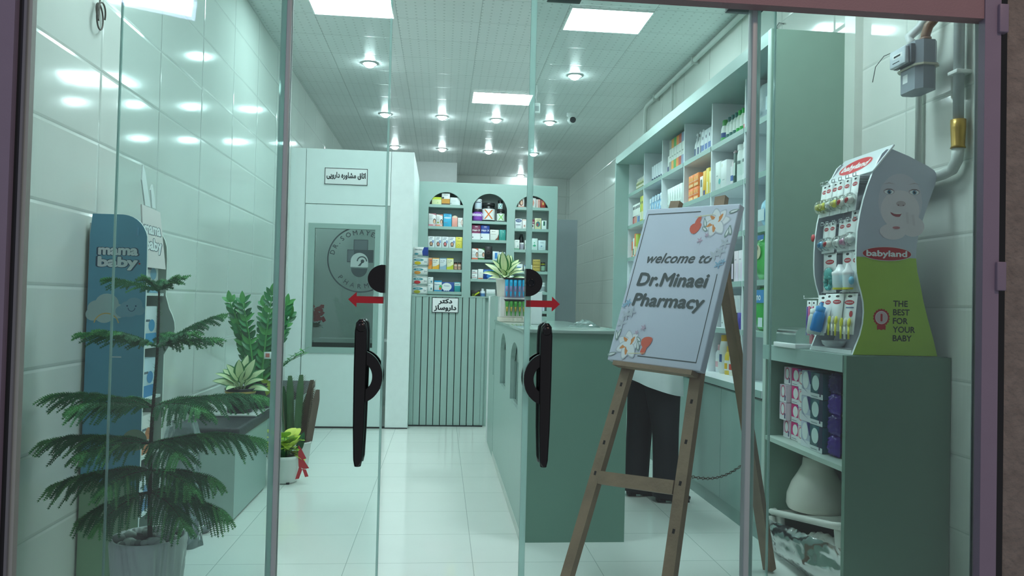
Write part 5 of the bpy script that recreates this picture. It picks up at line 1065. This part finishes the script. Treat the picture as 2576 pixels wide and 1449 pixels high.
for dy in (-.032, .032): b.ball((1.503, 4.88+dy, 1.575), (.008, .013, .007), M('#f0f0ee', .3), 8, 6); b.ball((1.509, 4.88+dy, 1.575), (.004, .006, .006), M('#2a1c14', .2), 8, 6)
b.tube([(1.507, 4.88, 1.575), (1.528, 4.88, 1.545), (1.508, 4.88, 1.538)], [.006, .011, .006], M('#c99a80', .5), 8); b.tube([(1.5, 4.856, 1.512), (1.512, 4.88, 1.512), (1.5, 4.904, 1.512)], [.003, .006, .003], M('#a85a50', .5), 6)
for dy in (-.085, .085): b.ball((1.42, 4.88+dy, 1.57), (.018, .008, .028), M('#c99a80', .5), 8, 6)
b.build('face', r)

# ================================================================ BABYLAND STAND
PY0, PY1 = 3.09, 3.47
OUT = [(1.757, 1.066), (1.772, 1.105), (1.79, 1.15), (1.802, 1.2), (1.806, 1.25), (1.803, 1.293), (1.793, 1.335), (1.78, 1.376), (1.771, 1.42), (1.768, 1.47), (1.7685, 1.53), (1.772, 1.6), (1.782, 1.669), (1.797, 1.735), (1.815, 1.794), (1.836, 1.85), (1.858, 1.9), (1.878, 1.937), (1.897, 1.955), (1.922, 1.958), (2.0, 1.93), (2.089, 1.89), (2.118, 1.872), (2.131, 1.852), (2.122, 1.81), (2.091, 1.725), (2.064, 1.645), (2.048, 1.586), (2.04, 1.53), (2.039, 1.481), (2.045, 1.43), (2.057, 1.384), (2.075, 1.3), (2.097, 1.221), (2.122, 1.14), (2.141, 1.066)]
r = thing('display_stand', (1.95, 3.28, 1.0645), 'babyland display stand with baby photo on the low sage cabinet', 'display stand')
PE = M('#e3ecec', .35); PSK = M('#c3c9d6', .4, n=.03); PGR = M('#a8c74e', .4, n=.06)
b = B(); b.prism(OUT, (PY0, PY0+.012), PSK, PE); yf = PY0-.0006
lo = [p for p in OUT if p[1] <= 1.49]; fr = [p for p in OUT[:10] if p[1] <= 1.49]; bk = [p for p in OUT[24:] if p[1] <= 1.49]
b.art(fr+[(1.7685, 1.487)]+[(2.039, 1.487)]+bk, yf, PGR)
SKN, SKD = M('#e4dbe0', .5), M('#bfb0b8', .5); fx, fz = 1.963, 1.725
b.ell(fx, fz+.005, .1, .122, yf-.0002, M('#d2d0da', .5), 32); b.ell(fx, fz-.03, .088, .085, yf-.0004, SKN, 32)
for ex, ez, s_ in ((1.911, 1.771, 1), (2.026, 1.773, 1)):
    b.ell(ex, ez+.002, .026, .0135, yf-.0006, SKD); b.ell(ex, ez, .021, .0095, yf-.0008, M('#eef0f2', .4)); b.ell(ex+.001, ez, .0095, .0092, yf-.001, M('#4f7f9c', .4)); b.ell(ex+.001, ez, .0045, .005, yf-.0012, M('#15181c', .3)); b.ell(ex+.004, ez+.003, .0015, .0015, yf-.0014, M('#ffffff', .3), 8)
    b.art([(ex-.024, ez+.003), (ex-.01, ez+.013), (ex+.01, ez+.0135), (ex+.025, ez+.005), (ex+.01, ez+.0105), (ex-.01, ez+.0095)], yf-.0012, M('#6a5a5e', .5))
    b.art([(ex-.028, ez+.032), (ex, ez+.042), (ex+.028, ez+.034), (ex, ez+.037)], yf-.0006, SKD)
b.ell(fx+.003, 1.722, .022, .012, yf-.0008, M('#c4b3b8', .5)); b.ell(fx-.009, 1.715, .004, .0025, yf-.001, M('#8a6a70', .5), 10); b.ell(fx+.014, 1.715, .004, .0025, yf-.001, M('#8a6a70', .5), 10)
b.art([(1.952+.034*cos(pi+pi*t/10), 1.686+.008*sin(pi+pi*t/10)) for t in range(11)]+[(1.952+.034*cos(pi*t/10), 1.686-.022*sin(pi*t/10)) for t in range(1, 10)], yf-.001, M('#a05058', .5)); b.ell(1.95, 1.6795, .02, .0035, yf-.0012, M('#eae6e6', .5), 14)
for hx_, hz_, a_, q in ((2.005, 1.655, .09, .05), (1.985, 1.63, .1, .055), (2.02, 1.625, .1, .06)): b.ell(hx_, hz_, q*.9, q*.75, yf-.0013-.0001*q*100*.1, SKN, 24)
for k in range(4): b.art([(1.972+.014*k, 1.69-.005*k), (1.984+.014*k, 1.692-.005*k), (1.99+.014*k, 1.64-.004*k), (1.978+.014*k, 1.64-.004*k)], yf-.0022, M(('#e2d9de', '#dad0d6')[k % 2], .5))
b.ell(1.945, 1.617, .017, .006, yf-.0024, M('#bd7a82', .5)); b.ell(1.93, 1.6, .06, .035, yf-.0012, SKN, 24)
b.ell(1.904, 1.503, .113, .031, yf-.003, M('#d8dcdc', .4), 36); b.ell(1.904, 1.503, .110, .0285, yf-.0032, RED, 36); b.text('babyland', 1.903, 1.492, .026, yf-.0034, CARD, w=.182, bold=.045)
DK = M('#2c3a2c', .5)
for k, w_ in enumerate(('THE', 'BEST', 'FOR', 'YOUR', 'BABY')): b.text(w_, 1.937, 1.277-.0372*k, .0265, yf-.0008, DK, bold=.03, al='l')
rc = (1.884, 1.228); b.art([(rc[0]+(.039 if i % 2 else .0345)*cos(pi*i/18), rc[1]+(.039 if i % 2 else .0345)*sin(pi*i/18)) for i in range(36)], yf-.0008, RED); b.ell(*rc, .0285, .0285, yf-.001, M('#e8d8d8', .4)); b.ell(*rc, .0255, .0255, yf-.0012, M('#d4bcc0', .4)); b.text('1', rc[0], rc[1]-.014, .03, yf-.0014, RED, bold=.08)
for sg in (-1, 1): b.art([(rc[0], rc[1]-.03), (rc[0]+sg*.02, rc[1]-.033), (rc[0]+sg*.019, rc[1]-.054), (rc[0]+sg*.01, rc[1]-.05), (rc[0], rc[1]-.054)][::sg], yf-.0007, RED)
b.build('printed_side_panel', r)
B().prism(OUT, (PY1-.012, PY1), M('#a9b0b6', .45), PE).build('far_side_panel', r)
BK = [(x+.115-.02*(z < 1.3), z) for x, z in OUT[:18]]
b = B(); n = len(BK); b.add([(x, yy, z) for yy in (PY0+.013, PY1-.013) for x, z in BK], [(i, i+1, n+i+1, n+i) for i in range(n-1)], M('#a3a7ad', .45), True); b.build('hook_board', r)
b = B(); b.box(1.757, 2.13, PY0+.012, PY1-.012, 1.0652, 1.083, M('#dfe6e6', .35)); b.build('base', r)
HDR = [(1.842, 1.862), (1.93, 1.972)]; hd = Vector((HDR[1][0]-HDR[0][0], 0, HDR[1][1]-HDR[0][1])).normalized(); hn = Vector((-hd.z, 0, hd.x))
b = B(); b.T = Matrix(((0, -1, 0), -hn, hd)).transposed().to_4x4(); b.T.translation = Vector((1.835, 3.28, 1.865))
b.rbox(-.2, .2, 0, .008, -.01, .145, M('#e2e9ec', .3), .003); b.ell(-.02, .068, .135, .05, -.0006, M('#e8c8c6', .4), 32); b.ell(-.02, .068, .13, .047, -.0008, M('#d83a42', .4), 32); b.text('babyland', -.02, .05, .04, -.001, CARD, w=.21, bold=.045); b.build('header_board', r)
def hook(y_, z_, x0, x1):
    b = B(); pts = [(x0, y_-.012, z_), (x1, y_-.012, z_), (x1, y_+.012, z_), (x0, y_+.012, z_)]; b.tube(pts, .0018, M('#c9d2d2', .25, .5), 6); b.tube([(x1, y_-.012, z_), (x1, y_-.012, z_+.014), (x1, y_+.012, z_+.014), (x1, y_+.012, z_)], .0018, M('#c9d2d2', .25, .5), 6); b.build('hook', r)
def blister(key, y_, z_, x_, w, h, label, bub, bz=.3, tilt=0, group=None, art=None):
    """carded product hanging from z_ by its top edge, front facing -x"""
    def mk(name):
        b = B(); b.rbox(-w/2, w/2, -.0015, .0015, -h, 0, M('#e9efee', .35), .0012, 1)
        b.ell(-.0, -h*.22, w*.34, h*.06, -.002, RED, 18); b.text('babyland', 0, -h*.235, h*.045, -.0024, CARD, w=w*.48)
        if art: art(b, w, h)
        b.ell(0, -h*.07, w*.16, h*.03, -.002, DARK, 12); o = b.build(name, at=(0, 0, 0)); c = B(); bub(c, w, h, -h*(1-bz)); c.build('blister', o); return o
    o = put(key, 'baby_product', mk, (x_, y_, z_), -pi/2, label, 'baby product', group); o.rotation_euler = (tilt, 0, -pi/2); return o
def bub_soother(c1, c2):
    def f(c, w, h, z):
        c.ball((0, -.016, z), (w*.42, .016, w*.3), M(c1, .25), 14, 8); c.ball((0, -.026, z), (w*.2, .014, w*.17), M(c2, .3), 12, 7)
        c.ball((0, -.014, z), (w*.54, .028, w*.56), clear('blister_clear', (.95, .98, .97), .7, .16), 16, 10)
        c.tube([(w*.12*cos(t), -.034, z+w*.14*sin(t)-.006) for t in [2*pi*k/10 for k in range(10)]], .0022, M(c2, .3), 6, closed=True)
    return f
for y_ in (3.145, 3.205, 3.265, 3.325, 3.385, 3.43):
    hook(y_, 1.845, 1.955, 1.785); hook(y_, 1.655, 1.90, 1.79)
    hook(y_, 1.52, 1.885, 1.80); hook(y_, 1.325, 1.88, 1.80)
yel = bub_soother('#e0d858', '#f0e8a0'); wht = bub_soother('#eceeea', '#f6f6f2'); reds = bub_soother('#e8e4dc', '#c83038'); pnk = bub_soother('#e4b8cc', '#d890b0'); blu = bub_soother('#8fc0dc', '#4a98c8')
for i, (y_, bb, lab) in enumerate(((3.42, yel, 'yellow edged soother pack, leftmost in the top row'), (3.375, yel, 'yellow edged soother pack, second from left in top row'), (3.325, wht, 'clear white soother pack, third from left in the top row'), (3.275, yel, 'yellow ringed soother pack, middle of the top row'), (3.22, reds, 'soother pack with red button, top row, left one'), (3.15, reds, 'soother pack with red button, top row against the panel'))):
    blister(('t', i), y_, 1.845, 1.80-.003*(i % 2), .06, .155, lab, bb, .3, -.12)
for i, (y_, bb, lab) in enumerate(((3.40, blu, 'blue soother pack, leftmost in the second row'), (3.345, reds, 'soother pack with red button in the second row'), (3.26, wht, 'white oval soother pack in the middle of the second row'), (3.205, pnk, 'pale pink soother pack in the second row'), (3.155, wht, 'tall card with white oval soother, second row'))):
    blister(('u', i), y_, 1.665+.03*(i == 4), 1.80, .058, .145+.03*(i == 4), lab, bb, .27, -.08)
def teether(c, w, h, z):
    m = M('#5fc4c0', .25); c.ball((0, -.008, -h*.52), (w*.34, .01, w*.24), m, 14, 8)
    for k in range(10): a = 2*pi*k/10; c.ball((w*.2*cos(a), -.008, -h*.72+w*.27*sin(a)), w*.1, m, 8, 6)
    c.ball((0, -.006, -h*.62), (w*.44, .018, h*.28), clear('blister_clear', (.95, .98, .97), .7, .16), 16, 10)
blister('tee', 3.37, 1.52, 1.80, .115, .185, 'white card with aqua gel teether in the third row', teether)
def cup(c, w, h, z):
    c.lathe([(w*.34, 0), (w*.38, .012), (w*.4, .055)], M('#d8eef0', .2), (0, -.035, -h+.02), 18); c.lathe([(w*.4, 0), (w*.42, .006), (w*.42, .014), (w*.25, .024), (w*.12, .05)], M('#eef4f4', .25), (0, -.035, -h+.075), 18)
    c.lathe([(w*.36, 0), (w*.37, .008)], M('#d4d040', .3), (0, -.035, -h+.012), 18)
    for sg in (-1, 1): c.ball((sg*w*.45, -.035, -h+.05), (.012, .012, .018), M('#6fb8d0', .3), 10, 6)
blister('cup', 3.215, 1.52, 1.80, .085, .185, 'carded training cup with yellow base in the third row', cup)
blister('cup2', 3.14, 1.515, 1.795, .06, .18, 'carded white bottle cup against the printed panel', cup)
def bottle_b(cb, cc):
    def f(c, w, h, z):
        c.lathe([(w*.3, 0), (w*.36, .01), (w*.34, h*.42), (w*.26, h*.5)], M(cb, .25), (0, -.03, -h), 16); c.lathe([(w*.28, 0), (w*.3, h*.12), (w*.12, h*.15), (w*.1, h*.24)], M(cc, .3), (0, -.03, -h*.5), 14)
    return f
blister('bb1', 3.405, 1.325, 1.79, .09, .19, 'clear baby bottle on a card, left of the bottom row', bottle_b('#cfdcd4', '#e4ece6'), tilt=-.1)
blister('bb2', 3.335, 1.33, 1.785, .075, .185, 'bright blue bottle on a card in the bottom row', bottle_b('#1f86d0', '#3f9ad8'), tilt=-.22)
def spoons(c, w, h, z):
    for k, cc in enumerate(('#d8d640', '#e2e4dc', '#e0dc50')): x = (k-1)*w*.28; c.ball((x, -.012, -h*.72), (w*.1, .006, h*.12), M(cc, .3), 10, 6); c.tube([(x, -.012, -h*.82), (x+.01, -.012, -h*1.12)], .005, M(cc, .3), 6)
blister('sp1', 3.255, 1.33, 1.78, .105, .17, 'white carded set of yellow spoons in the bottom row', spoons, tilt=-.12)
blister('sp2', 3.16, 1.33, 1.785, .115, .18, 'wide white card with yellow grips beside the printed panel', spoons, tilt=-.1, art=lambda b, w, h: (b.ell(w*.2, -h*.5, w*.12, w*.12, -.003, RED, 16), b.rect(-w*.2, w*.35, -h*.36, -h*.33, -.003, M('#6a7a9a', .5))))
tag(B().lathe([(.035, 0), (.05, .012), (.056, .03), (.052, .03), (.046, .013), (.03, .004)], M('#dfe8e8', .25), (1.83, 3.38, 1.0835), 24).build('bowl'), 'shallow pale bowl under the hanging baby bottles', 'bowl')
# goods hanging outside the far panel and the acrylic tray
B().tube([(1.80, 3.47, 1.31), (1.80, 3.62, 1.31), (1.80, 3.62, 1.325)], .002, M('#d8dede', .2, .6), 6).build('side_hook', bpy.data.objects['display_stand'])
blister('br1', 3.515, 1.30, 1.80, .05, .17, 'pink toothbrush pack hanging outside the far panel', lambda c, w, h, z: c.tube([(0, -.008, -h), (0, -.008, -.03)], [.007, .004], M('#d86a9a', .3), 6))
blister('br2', 3.56, 1.30, 1.80, .05, .17, 'purple and blue toothbrush pack outside the far panel', lambda c, w, h, z: (c.tube([(-.008, -.008, -h), (-.008, -.008, -.03)], [.007, .004], M('#5a4aa0', .3), 6), c.tube([(.01, -.008, -h), (.01, -.008, -.03)], [.007, .004], M('#d05a8a', .3), 6)))
tag(B().lathe([(.001, 0), (.018, 0), (.018, .004), (.001, .004)], RED, (0, 0, 0), 18).build('red_tag', at=(0, 0, 0)), 'round red tag at the far edge of the babyland stand', 'tag')
o = bpy.data.objects['red_tag']; o.location = (1.775, 3.482, 1.60); o.rotation_euler = (0, -pi/2, 0)
r = thing('acrylic_tray', (1.76, 3.62, 1.0645), 'clear domed acrylic tray with white base on the low cabinet', 'tray')
B().rbox(1.70, 1.87, 3.50, 3.74, 1.065, 1.088, M('#e9eeee', .3), .003).text('', 0, 0, .01, 0, CARD).build('base', r)
b = B(); n = 10; prof = [(1.86, 1.089), (1.71, 1.089), (1.71, 1.13)]+[(1.755-.045*cos(t*pi/2/6), 1.13+.035*sin(t*pi/2/6)) for t in range(7)]+[(1.86, 1.165)]
b.prism(prof, (3.52, 3.73), clear('acrylic', (.95, .97, .97), 1.6, .06, 1.45, .16)); b.build('dome', r)
B().rbox(1.80, 1.855, 3.53, 3.56, 1.089, 1.13, M('#c8485a', .4), .002).build('contents', r)

# ================================================================ MAMA BABY STAND
r = thing('mama_baby_stand', (-1.36, 3.45, 0), 'blue mama baby cardboard display stand against the left wall', 'display stand')
BLP = M('#68aac6', .45, n=.04); GRC = M('#9aa59a', .5); y = 3.32
pts = [(-1.485, .0), (-1.245, .0), (-1.245, 1.40)]+[(-1.345+.1*cos(t*pi/16), 1.475+.112*sin(t*pi/16)) for t in range(1, 8)]+[(-1.345, 1.588), (-1.47, 1.588), (-1.478, 1.5)]
b = B(); b.prism(pts, (y, y+.012), BLP, M('#dfe8e4', .5)); yy = y-.0006
b.art([(-1.487, .0), (-1.246, .0), (-1.246, .42), (-1.30, .47), (-1.37, .44), (-1.43, .48), (-1.484, .43)], yy, M('#8fae90', .5))
for cx, cz, q in ((-1.44, 1.19, .038), (-1.40, 1.21, .048), (-1.455, 1.165, .03), (-1.36, 1.18, .035), (-1.41, 1.165, .04)): b.ell(cx, cz, q, q*.9, yy-.0002-.004*q, M('#b8cfd0', .5), 20)
for cx, cz, q in ((-1.31, 1.19, .04), (-1.27, 1.185, .024), (-1.335, 1.18, .03), (-1.29, 1.21, .034)): b.ell(cx, cz, q, q*.85, yy-.0006-.004*q, M('#86b3c8', .5), 20)
b.ring(-1.30, 1.195, .014, .0025, yy-.0012, M('#2f5a78', .5), pi, 2*pi, 10); b.ell(-1.318, 1.203, .0035, .0035, yy-.0012, M('#2f5a78', .5), 8); b.ell(-1.283, 1.203, .0035, .0035, yy-.0012, M('#2f5a78', .5), 8)
b.ring(-1.40, 1.12, .05, .005, yy-.0004, M('#d8b878', .5), .2, pi-.2, 16)
for t_, z_ in (('mama', 1.418), ('baby', 1.368)):
    b.text(t_, -1.362, z_, .042, yy-.0003, M('#365a70', .5), w=.162, bold=.115); b.text(t_, -1.362, z_, .042, yy-.0006, M('#e4edf0', .5), w=.155, bold=.06)
b.ell(-1.274, 1.382, .004, .004, yy-.0008, RED, 8)
b.rect(-1.372, -1.335, .985, .990, yy-.0003, M('#cfdfe4', .4)); b.prism([(-1.29, 1.50), (-1.283, 1.50), (-1.283, 1.535), (-1.29, 1.535)], (y-.006, y), M('#6fa8c4', .4))
b.ell(-1.27, .64, .05, .045, yy-.0003, M('#8fa08a', .5)); b.text('Girl', -1.33, .62, .03, yy-.0004, M('#c9a860', .5), bold=.02)
b.build('printed_side_panel', r)
y2 = 3.60; b = B()
pts = [(-1.485, 0), (-1.262, 0), (-1.262, .98)]+[(-1.262+.045*sin(t*pi/8), .98+.03*t) for t in range(1, 8)]+[(-1.262, 1.25), (-1.262, 1.42)]+[(-1.35+.088*cos(t*pi/12), 1.44+.13*sin(t*pi/12)) for t in range(1, 6)]+[(-1.37, 1.575), (-1.48, 1.575)]
b.prism(pts, (y2, y2+.012), GRC, M('#d4dcd4', .5)); b.build('far_side_panel', r)
B().box(-1.485, -1.475, y+.012, y2, .02, 1.55, M('#cfd8d4', .5)).build('back_panel', r)
for z in (.3, .55, .8, 1.03, 1.26): B().box(-1.475, -1.27, y+.013, y2-.001, z-.012, z, M('#d8e2de', .45)).build('shelf', r)
b = B(); b.T = Matrix.Translation((-1.262, 3.46, 1.39)) @ Matrix.Rotation(pi/2, 4, 'Z') @ Matrix.Rotation(radians(-6), 4, 'X')
PKC = M('#eadfdc', .5); b.prism([(-.125, -.02), (.125, -.02), (.11, .24), (-.1, .25)], (0, .006), PKC)
b.prism([(-.06, .25), (-.075, .36), (-.05, .43), (-.03, .4), (.0, .25)], (.001, .007), M('#e6eae8', .5)); b.prism([(.02, .25), (.02, .33), (.045, .36), (.06, .3), (.06, .25)], (.001, .007), M('#e6eae8', .5))
for t_, z_ in (('mama', .13), ('baby', .06)): b.text(t_, 0, z_, .05, -.0006, M('#4a5a66', .5), w=.19, bold=.11); b.text(t_, 0, z_, .05, -.0009, M('#eef0f0', .5), w=.18, bold=.055)
b.build('bunny_header', r)
for k, (z, c, c2, lab) in enumerate(((1.26, '#e6ecea', '#7fb0c8', 'white box on the top shelf of the mama baby stand'), (1.03, '#dfe8ea', '#4a9ac8', 'white and blue box on the second shelf of mama baby stand'), (.80, '#cfe4ee', '#3f8ac0', 'pale blue box on the middle shelf of mama baby stand'), (.55, '#e8e4de', '#c87a4a', 'white and orange box on the fourth shelf of mama baby stand'), (.30, '#dfe6ea', '#5a8ab0', 'white box on the lowest shelf of the mama baby stand'))):
    put(('mb', k), 'baby_product_box', mk_carton(.2, .12, .17, c, [('r', 0, 0, 1, .3, c2), ('r', .1, .6, .6, .66, '#5a6a74'), ('e', .7, .5, .18, .16, c2)]), (-1.345, 3.465, z+.001), pi/2, lab, 'box')
# plastic wrapped goods between stand and bench
for k, (x, yk, z0, w, h, lab) in enumerate(((-1.28, 3.95, 0, .3, .62, 'tall plastic wrapped bundle between pine plant and bench'),)):
    b = B(); g = random.Random(20+k); vs = []; n, m_ = 16, 9
    for j in range(m_+1):
        for i in range(n):
            a = 2*pi*i/n; q = w/2*(1-.35*(j/m_)**2)*g.uniform(.86, 1.08); vs.append((x+q*cos(a)*.75, yk+q*sin(a)*.6, z0+h*j/m_))
    o = thing('wrapped_bundle', (x, yk, z0), lab, 'bundle')
    B().add(vs, [(j*n+i, j*n+(i+1) % n, (j+1)*n+(i+1) % n, (j+1)*n+i) for j in range(m_) for i in range(n)], WRAP, False).build('wrapping', o)
    for q in range(3): B().rbox(x-w*.2, x+w*.2, yk-w*.15, yk+w*.15, z0+.01+h*.27*q, z0+h*.25*(q+1), M(('#c8d2d6', '#7f98a8', '#dfe4e4')[q], .4), .01).build('contents', o)
r = thing('sandal_bag', (-1.26, 4.17, 0), 'grey metallic bag end beside the pine pot on the floor', 'bag')
B().loft([(-1.25, 4.17, .002, .05, .05), (-1.24, 4.17, .04, .062, .05), (-1.225, 4.17, .075, .04, .035)], M('#7a8688', .3, .4), 14).build('body', r); B().tube([(-1.3, 4.13, .02), (-1.25, 4.11, .035), (-1.19, 4.14, .05)], .006, M('#c8d0d2', .2, .8), 8).build('strap', r)

# ================================================================ METER, PIPES, CEILING THINGS
r = thing('gas_meter', (2.07, 3.14, 2.225), 'grey gas meter with clear counter box on the right tiled wall', 'gas meter')
GM = M('#8a929c', .45); mx_, my_ = 2.07, 3.14
def oct_(z0, z1, k, m, c=.024): 
    x0, x1, y0, y1 = mx_-.05*k, mx_+.05*k, my_-.078*k, my_+.078*k; p = [(x0+c, y0), (x1-c, y0), (x1, y0+c), (x1, y1-c), (x1-c, y1), (x0+c, y1), (x0, y1-c), (x0, y0+c)]
    n = 8; return [(a, b_, z) for z in (z0, z1) for a, b_ in p], [tuple(range(8))[::-1], tuple(range(8, 16))]+[(i, (i+1) % 8, 8+(i+1) % 8, 8+i) for i in range(8)], m
b = B(); b.add(*oct_(2.225, 2.325, .96, GM)); b.add(*oct_(2.333, 2.437, 1.0, GM)); b.build('body', r)
b = B(); b.add(*oct_(2.325, 2.333, 1.12, M('#b8b5a4', .4))); b.build('flange', r)
b = B(); b.rbox(2.0, 2.022, 3.085, 3.215, 2.34, 2.425, M('#6a7078', .4), .005); b.rbox(1.98, 2.001, 3.095, 3.21, 2.34, 2.418, M('#c3ccd4', .3), .006); cb = b.build('counter_box', r)
b = B(); b.T = Matrix.Translation((1.9795, 3.15, 2.385)) @ Matrix.Rotation(-pi/2, 4, 'Z'); b.rect(-.036, .036, -.010, .010, 0, M('#e8ecee', .3)); b.rect(-.026, .022, -.004, .004, -.0006, INK); b.rect(-.036, .015, -.028, -.024, 0, INK); b.build('dial', cb)
b = B(); b.T = Matrix.Translation((2.0215, 3.155, 2.282)) @ Matrix.Rotation(-pi/2, 4, 'Z'); b.rect(-.02, .015, -.015, .022, 0, M('#e4e8ea', .4)); b.build('paper_label', r)
for k, (yy_, c1, c2) in enumerate(((3.19, '#d8c060', '#c9cfcf'), (3.09, '#7a5a4a', '#8a6a58'))):
    b = B(); b.tube([(mx_, yy_, 2.437), (mx_, yy_, 2.45)], .024, M(c1, .4), 16); b.tube([(mx_, yy_, 2.445), (mx_, yy_, 2.465), (mx_, yy_+.02-.04*k, 2.495), (mx_+.03, yy_-.02, 2.53), (mx_+.07, yy_-.05, 2.62)], .02, M(c2, .45), 16); b.build('connector', r)
B().tube([(2.03, 3.20, 2.437), (1.99, 3.27, 2.425), (1.98, 3.32, 2.39), (1.99, 3.36, 2.33)], .0018, M('#5a5f60', .5), 6).build('seal_wire', r)
r = thing('gas_pipe', (2.15, 3.0, 1.8), 'grey vertical gas pipe with brass union right of the meter', 'pipe')
PIP = M('#c9cfca', .35); b = B(); b.tube([(2.15, 2.985, 3.2), (2.15, 2.985, 2.05)], .021, M('#aeb4b4', .35), 14); b.build('upper_pipe', r)
B().tube([(2.15, 2.985, 2.07), (2.15, 2.985, 2.035), (2.15, 2.985, 1.96), (2.15, 2.985, 1.95)], [.03, .029, .026, .03], M('#b8954a', .35, .5), 14).build('brass_union', r)
B().tube([(2.15, 2.985, 1.95), (2.15, 2.99, 1.90), (2.15, 3.02, 1.865), (2.15, 3.08, 1.855), (2.15, 3.3, 1.85)], .024, PIP, 14).build('elbow_pipe', r)
for z in (2.27, ): B().rbox(2.12, 2.19, 2.955, 3.015, z-.008, z+.008, M('#dfe3e0', .4), .003).build('clamp', r)
tag(B().tube([(2.165, 3.275, 3.2), (2.165, 3.275, 1.86)], .014, PIP, 12).build('thin_pipe'), 'thin white pipe running down behind the gas meter', 'pipe')
r = thing('ceiling_pipe', (2.15, 5.6, 3.40), 'pale pipe along the top of the right wall under the ceiling', 'pipe')
b = B(); b.tube([(2.15, 3.9, 3.42), (2.15, 7.9, 3.42), (2.15, 7.98, 3.40), (2.15, 8.0, 3.33), (2.15, 8.0, 2.8)], .022, PIP, 12); b.build('main_pipe', r)
B().tube([(2.155, 7.05, 3.41), (2.155, 7.05, 2.72)], .012, PIP, 10).build('branch_pipe', r)
for y_ in (4.9, 6.4, 7.6): B().rbox(2.12, 2.19, y_-.012, y_+.012, 3.385, 3.446, M('#b9beb8', .4), .004).build('clamp', r)
tag(B().tube([(2.186, 4.83, 3.13), (2.18, 4.83, 3.14), (2.175, 4.78, 3.15), (2.18, 4.72, 3.12)], .004, M('#8a8f8c', .5), 6).build('wall_hook'), 'small bent wire hook on the wall above the shelving', 'hook')
b = B(); g = random.Random(14); pts = []
for i in range(60): t_ = i/59; a = t_*4*pi; pts.append((-1.485+.012*sin(a*.7)+.01, 3.33+.05*cos(a)+.02*t_, 2.43+.055*sin(a)+.16*t_*(t_ > .8)))
tag(b.tube(pts, .0035, M('#4f4a42', .6), 6).build('cable_coil'), 'loose dark cable coil on the left wall near the top', 'cable')
r = thing('wall_socket', (-1.494, 6.65, 1.24), 'white wall socket beside the upright plant on the left wall', 'socket')
B().rbox(-1.494, -1.484, 6.61, 6.69, 1.24, 1.32, M('#e6ece8', .3), .003).build('plate', r); B().rbox(-1.484, -1.478, 6.63, 6.67, 1.26, 1.30, M('#cfd8d4', .3), .002).build('insert', r)
r = thing('security_camera', (1.44, 8.6, 3.34), 'white dome security camera hanging from the ceiling', 'camera')
B().lathe([(.05, 0), (.055, .03), (.05, .045), (.035, .05)][::-1] and [(.035, 0), (.055, .01), (.055, .04)], M('#e6ebea', .3), (1.44, 8.6, ZC-.041), 20).build('mount', r)
B().ball((1.44, 8.57, 3.385), (.05, .05, .055), M('#e2e8e6', .3)).build('body', r); b = B(); b.T = Matrix.Translation((1.445, 8.525, 3.375)) @ Matrix.Rotation(radians(70), 4, 'X'); b.lathe([(.034, -.01), (.034, .012), (.028, .014), (.001, .014)], M('#2a2f33', .2), seg=18); b.build('lens', r)
r = thing('hanging_box', (.91, 7.55, 3.17), 'small white box hanging from the ceiling by a cord', 'box')
B().tube([(.90, 7.55, ZC-.001), (.905, 7.55, 3.40), (.895, 7.55, 3.34), (.91, 7.55, 3.28)], .005, M('#d8dedc', .4), 8).build('cord', r)
B().rbox(.878, .942, 7.53, 7.575, 3.175, 3.285, M('#dce4e2', .3), .012).build('body', r); B().rbox(.892, .928, 7.526, 7.53, 3.2, 3.25, M('#9aa6a6', .3), .002).build('vent', r)
